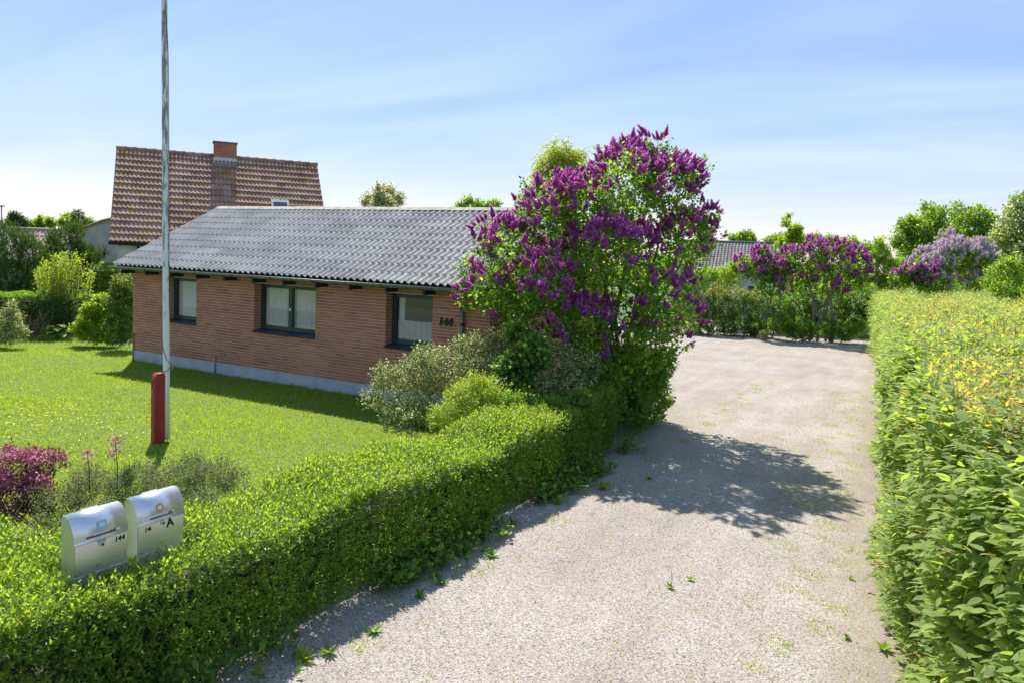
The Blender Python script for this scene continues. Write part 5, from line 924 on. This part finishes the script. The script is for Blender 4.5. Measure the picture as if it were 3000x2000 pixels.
MB().tube([cl_+UPV*.09, cl_+UPV*.04-lat*.02, cl_-UPV*.05-lat*.015], [.008, .013, .008], 6).build('cleat', plain('old_rope_knot', (.42, .38, .30), (.3, .27, .2), 30), fp); root_at(fp, PB_)
# ---------------------------------------------------------------- letter boxes
MAT_galv = plain('galvanised_steel', (0.80, 0.80, 0.81), (0.69, 0.70, 0.72), 55, .31, .78, lo=.3, hi=.7)
def prt(name, c): return plain(name, c, tuple(x*.92 for x in c), 8, .6)
MAT_ink = prt('black_print', (.012, .012, .014)); MAT_wht = prt('white_sticker', (.78, .79, .80)); MAT_blue = prt('pale_blue_sticker', (.30, .58, .74)); MAT_orange = prt('orange_sticker', (.72, .36, .06)); MAT_tape = prt('brown_tape', (.22, .10, .055)); MAT_redp = prt('red_print', (.6, .03, .03)); MAT_brass = plain('lock_face', (.75, .73, .66), (.6, .58, .5), 20, .4, .3)
def mailbox(label, y0, wdt, second):
    o = thing('mailbox', label, 'mailbox', 'galvanised letter boxes in the hedge'); X1 = 13.67; X0 = 13.53; ZB, ZL, ZT = .80, 1.115, 1.28; y1 = y0+wdt
    # body with a quarter-round top; lid wraps the curve
    n_ = 9; arc = [(X1-.105+.105*math.sin(a_)+0.0, ZT-.165+.165*math.cos(a_)) for a_ in np.linspace(0, math.pi/2, n_)]   # from top rear to front edge
    prof = [(X0, ZB), (X0, ZT-.02), (X0+.02, ZT-.002)]+arc+[(X1, ZB)]
    V = [(x_, y_, z_) for y_ in (y0+.004, y1-.004) for x_, z_ in prof]; k = len(prof)
    MB().add(V, [tuple(range(k)), tuple(range(k, 2*k))[::-1]]+[(i, i+1, k+i+1, k+i) for i in range(k-1)]+[(k-1, 0, k, 2*k-1)]).build('body', MAT_galv, o)
    lidp = [(X0-.004, ZT-.03), (X0+.018, ZT+.003)]+[(x_+.004*math.sin(a_)+.001, z_+.004*math.cos(a_)) for (x_, z_), a_ in zip(arc, np.linspace(0, math.pi/2, n_))]+[(X1+.006, ZL-.008), (X1+.016, ZL-.014)]
    k = len(lidp); V = [(x_, y_, z_) for y_ in (y0, y1) for x_, z_ in lidp]+[(x_-.003, y_, z_-.003) for y_ in (y0, y1) for x_, z_ in lidp]
    F = [(i, k+i, k+i+1, i+1) for i in range(k-1)]+[(2*k+i, 2*k+i+1, 3*k+i+1, 3*k+i) for i in range(k-1)]+[(i, i+1, 2*k+i+1, 2*k+i) for i in range(k-1)]+[(k+i+1, k+i, 3*k+i, 3*k+i+1) for i in range(k-1)]+[(k-1, 2*k-1, 4*k-1, 3*k-1)]
    lid = MB().add(V, F).build('lid', MAT_galv, o, True); lid.data.polygons.foreach_set('use_smooth', [i < 2*(k-1) for i in range(len(lid.data.polygons))])
    MB().tube([(X0+.004, (y0+y1)/2-.06, ZT-.004), (X0+.004, (y0+y1)/2+.06, ZT-.004)], .010, 8).build('hinge', MAT_galv, o)
    MB().box((X1+.001, y0+.008, .885), (X1+.007, y1-.008, ZL-.02)).build('front_panel', MAT_galv, o, bevel=.002); MB().box((X1+.001, y0+.004, .80), (X1+.010, y1-.004, .878)).build('bottom_rail', MAT_galv, o)
    MB().box((X1-.10, (y0+y1)/2-.03, -.02), (X1-.04, (y0+y1)/2+.03, .80)).build('post', MAT_zinc, o)
    fx = X1+.0085; mid = (y0+y1)/2+(-.0 if not second else .01); zlk = 1.062 if not second else 1.075
    lk = MB().tube([(X1+.006, mid, zlk), (X1+.016, mid, zlk)], .019, 16).build('lock', MAT_brass, o); MB().tube([(X1+.016, mid, zlk-.002), (X1+.0175, mid, zlk-.002)], .009, 12).build('keyhole', MAT_ink, lk)
    TM = Matrix(((0, 0, 1, 0), (1, 0, 0, 0), (0, 1, 0, 0), (0, 0, 0, 1)))        # text faces +x, reads along +y
    def tx(nm, s_, sz, yy, zz, sh=.2, b_=.0, rot=0): return text(nm, s_, sz, MAT_ink, o, Matrix.Translation((fx, yy, zz)) @ TM @ Matrix.Rotation(rot, 4, 'Z'), .0006, sh, b_)
    def onlid(nm, t0, t1, ya, yb, mt, lift=.0065, sl_=0.0):     # a flat sticker bent over the lid; t in radians along the curve
        nn = 4; V = []
        for q in range(nn+1):
            a_ = t0+(t1-t0)*q/nn; x_, z_ = X1-.105+.105*math.sin(a_)+lift*math.sin(a_), ZT-.165+.165*math.cos(a_)+lift*math.cos(a_); V += [(x_, ya+sl_*q, z_), (x_, yb+sl_*q, z_)]
        return MB().add(V, [(2*q, 2*q+1, 2*q+3, 2*q+2) for q in range(nn)]).build(nm, mt, o)
    if not second:
        tx('number', '144', .052, y0+wdt*.73, 1.075-.03, .12, .001)
        onlid('blue_sticker', .92, 1.30, y0+.165, y0+.235, MAT_blue); onlid('sticker_print', 1.02, 1.20, y0+.183, y0+.222, MAT_wht, .0072)
        onlid('tape', 1.44, 1.53, y0+.085, y0+.295, MAT_tape, .0066); onlid('torn_label', 1.38, 1.45, y0+.13, y0+.25, MAT_wht, .0070); onlid('torn_label', 1.44, 1.53, y0+.042, y0+.083, MAT_wht, .0066); onlid('torn_label', 1.40, 1.50, y0+.297, y0+.325, MAT_wht, .0066)
        MB().box((X1+.008, mid-.03, 1.074), (X1+.0095, mid+.026, 1.10)).build('torn_label', prt('grey_label', (.42, .46, .52)), o)
        pl = MB().box((X1+.010, y1-.055, .850), (X1+.0118, y1-.012, .864)).build('name_plate', MAT_ink, o); MB().box((X1+.0119, y1-.047, .8545), (X1+.0123, y1-.026, .8595)).build('plate_print', MAT_wht, pl); MB().box((X1+.0119, y1-.024, .8535), (X1+.0123, y1-.017, .8605)).build('plate_dot', MAT_redp, pl)
    else:
        tx('number', '14', .046, y0+.052, 1.045, .25, .001); tx('number', '4', .022, y0+.098, 1.047, .2, .0008, .1); tx('letter', 'A', .088, y0+.235, 1.03, .0, .0025, .08)
        cyl = [(math.cos(a_), math.sin(a_)) for a_ in np.linspace(0, 6.283, 17)[:-1]]; V = []
        for ca_, sa_ in cyl: a_ = 1.12-sa_*.20; V.append((X1-.105+.105*math.sin(a_)+.0066*math.sin(a_), y0+.185+.031*ca_, ZT-.165+.165*math.cos(a_)+.0066*math.cos(a_)))
        MB().add(V, [tuple(range(16))]).build('orange_sticker', MAT_orange, o); onlid('sticker_print', 1.03, 1.20, y0+.168, y0+.203, MAT_wht, .0076)
        onlid('torn_label', .76, .84, y0+.135, y0+.215, MAT_wht, .0066); onlid('torn_label', 1.37, 1.46, y0+.05, y0+.30, MAT_wht, .0066); onlid('tape', 1.47, 1.53, y0+.10, y0+.285, MAT_tape, .0066); onlid('tape', 1.39, 1.45, y0+.25, y0+.28, MAT_tape, .0072)
    root_at(o, (X1-.14, (y0+y1)/2, 0)); return o
mailbox('galvanised letter box marked 144, with a blue sticker on its lid', -9.81, .385, False); mailbox('galvanised letter box marked with a large A, with an orange round sticker', -9.355, .385, True)
# ---------------------------------------------------------------- weeds along the foot of the hedge and in the gravel
def rosette(label, P, sc, nl, stalk=0, head=None):
    o = thing('dandelion_plant', label, 'weed', 'weeds in the gravel'); P = np.array([P[0], P[1], 0.002]); a_ = np.arange(nl)*2.4+random.random()*6; el = rng.random(nl)*.9+.25
    D = np.stack([np.cos(a_), np.sin(a_), el], 1); leaves('leaf', np.repeat(P[None], nl, 0), D, norm(np.stack([-np.cos(a_)*.5, -np.sin(a_)*.5, np.ones(nl)], 1)), sc*(.6+.6*rng.random(nl)), sc*.30, LEAF6, MAT_fresh if random.random() < .5 else MAT_lilac_leaf, o, rng.random(nl))
    if stalk:
        m = MB(); tips = []
        for i in range(stalk): t_ = P+np.array([random.uniform(-.05, .05), random.uniform(-.05, .05), sc*random.uniform(1.6, 2.6)]); m.tube([P, (P+t_)/2+rng.normal(size=3)*.008, t_], [.0035, .003, .0025], 5); tips.append(t_)
        m.build('stalk', MAT_drystem, o)
        if head: leaves('flower', np.array(tips), norm(rdir(len(tips))), norm(UPV+rdir(len(tips))*.3), .035, .035, HEX, head, o)
    root_at(o, P); return o
W_ = [(1070,1270,.13,8,1),(1128,1278,.13,9,2),(1015,1340,.10,7,0),(1000,1325,.11,7,2),(965,1370,.11,7,1),(1385,1122,.16,9,0),(1280,1155,.14,8,1),(1255,1120,.11,7,0),(1175,1205,.13,8,0),(860,1452,.11,7,0),(755,1500,.12,8,2),(2030,1492,.12,10,0),(1945,1465,.08,6,0),(1955,1330,.07,6,0),(1585,1332,.07,6,0),(1540,1350,.08,7,1),(1490,1100,.10,7,0),(1115,1265,.10,6,1),(700,1515,.14,8,0),(2045,1180,.09,6,0)]
ORD = ['first', 'second', 'third', 'fourth', 'fifth', 'sixth', 'seventh', 'eighth', 'ninth', 'tenth', 'eleventh', 'twelfth', 'thirteenth', 'fourteenth']
by_hedge = sorted([q for q in W_ if gr(q[0], q[1])[0] < 15.6], key=lambda q: gr(q[0], q[1])[1])
OTHER = {(2030,1492): 'bright green weed tuft on bare earth at the bottom right of the drive', (1945,1465): 'flat small weed just up the drive from the tuft on bare earth', (1955,1330): 'tiny weed in the gravel beside the nearest part of the hornbeam hedge', (1585,1332): 'small weed in the open middle of the sunlit gravel', (1540,1350): 'small weed with one dry stalk in the middle of the gravel', (2045,1180): 'weed rosette close against the foot of the hornbeam hedge'}
for q in W_:
    x_, y_, s_, nl, st_ = q
    lab = OTHER.get((x_, y_)) or '%s weed rosette%s at the privet hedge foot, counted up the drive' % (ORD[by_hedge.index(q)], ['', ' with dry stalk', ' with dry stalks'][st_])
    rosette(lab, gr(x_, y_), s_*.85, nl+5, st_, MAT_dandelion if (x_, y_) == (1070, 1270) else None)
# ground elder and other leaves crowding the hedge foot
n = 2600; yy = -9.6+9.0*rng.random(n); dens = np.clip(.35+.75*np.sin(yy*1.9+1.2)+.4*np.sin(yy*4.3), 0, 1); kp = rng.random(n) < dens; yy = yy[kp]; n = len(yy); B = np.stack([14.06+np.abs(rng.normal(size=n))*.17, yy, np.zeros(n)], 1)
T = norm(np.stack([.25+.3*rng.random(n), rng.normal(size=n)*.25, np.ones(n)], 1)); P, D, Ln = sprays(B, T, .10+.24*rng.random(n)*np.exp(-(B[:, 0]-14.06)*4), 4, .75, 1.0, .3, .3); f = .7+.7*rng.random(len(P))
o = leaves('ground_elder', P, D, Ln, .062*f, .045*f, LEAF6, MAT_dark_leaf, None, rng.random(len(P)), kind='stuff'); o['label'] = 'leafy weeds crowding the foot of the privet hedge'; o['category'] = 'weeds'
# fine grass growing through the gravel
n = 26000; c_ = rng.random(n); yy = -9+18*rng.random(n); xx = np.where(c_ < .35, 14.62+.22*rng.normal(size=n), np.where(c_ < .8, 17.35-.055*yy+.33*rng.normal(size=n), 16.2+.6*rng.normal(size=n))); cl_ = np.sin(xx*9+1)*np.sin(yy*3.7)+.6*np.sin(yy*11+xx*4); kp = cl_ > .45; P = np.stack([xx[kp], yy[kp], np.zeros(kp.sum())], 1); n = len(P)
o = leaves('weed_grass', P, norm(np.stack([rng.normal(size=n)*.7, rng.normal(size=n)*.7, np.ones(n)], 1)), rdir(n), 0.026+.05*rng.random(n)**2, .008, BLADE, MAT_grass, None, .4+.6*rng.random(n), kind='stuff'); o['label'] = 'sparse grass growing through the gravel'; o['category'] = 'grass'
# tall bent grass stems leaning out of the hedge
for i, (x_, y_, hx, hy) in enumerate([(640,1470,690,1335),(1085,1228,1100,1180),(960,1330,975,1275),(775,1495,800,1450),(700,1400,735,1330)]):
    a = gr(x_, y_); b = at(hx, hy, (a-CAM)@FW-.05); st_ = MB().tube([a, a*.6+b*.4+UPV*.06, b], [.003, .0025, .0012], 5).build('grass_stem', MAT_drystem); tag(st_, ['tall pale grass stem leaning out of the hedge in front of the letter boxes', 'farthest tall grass stem at the foot of the privet hedge', 'pale grass stem standing beside the two dry dandelion stalks', 'short grass stem at the hedge foot near the bottom of the picture', 'bent grass stem leaning on the hedge front near the letter boxes'][i], 'grass stem', 'grass stems by the hedge')
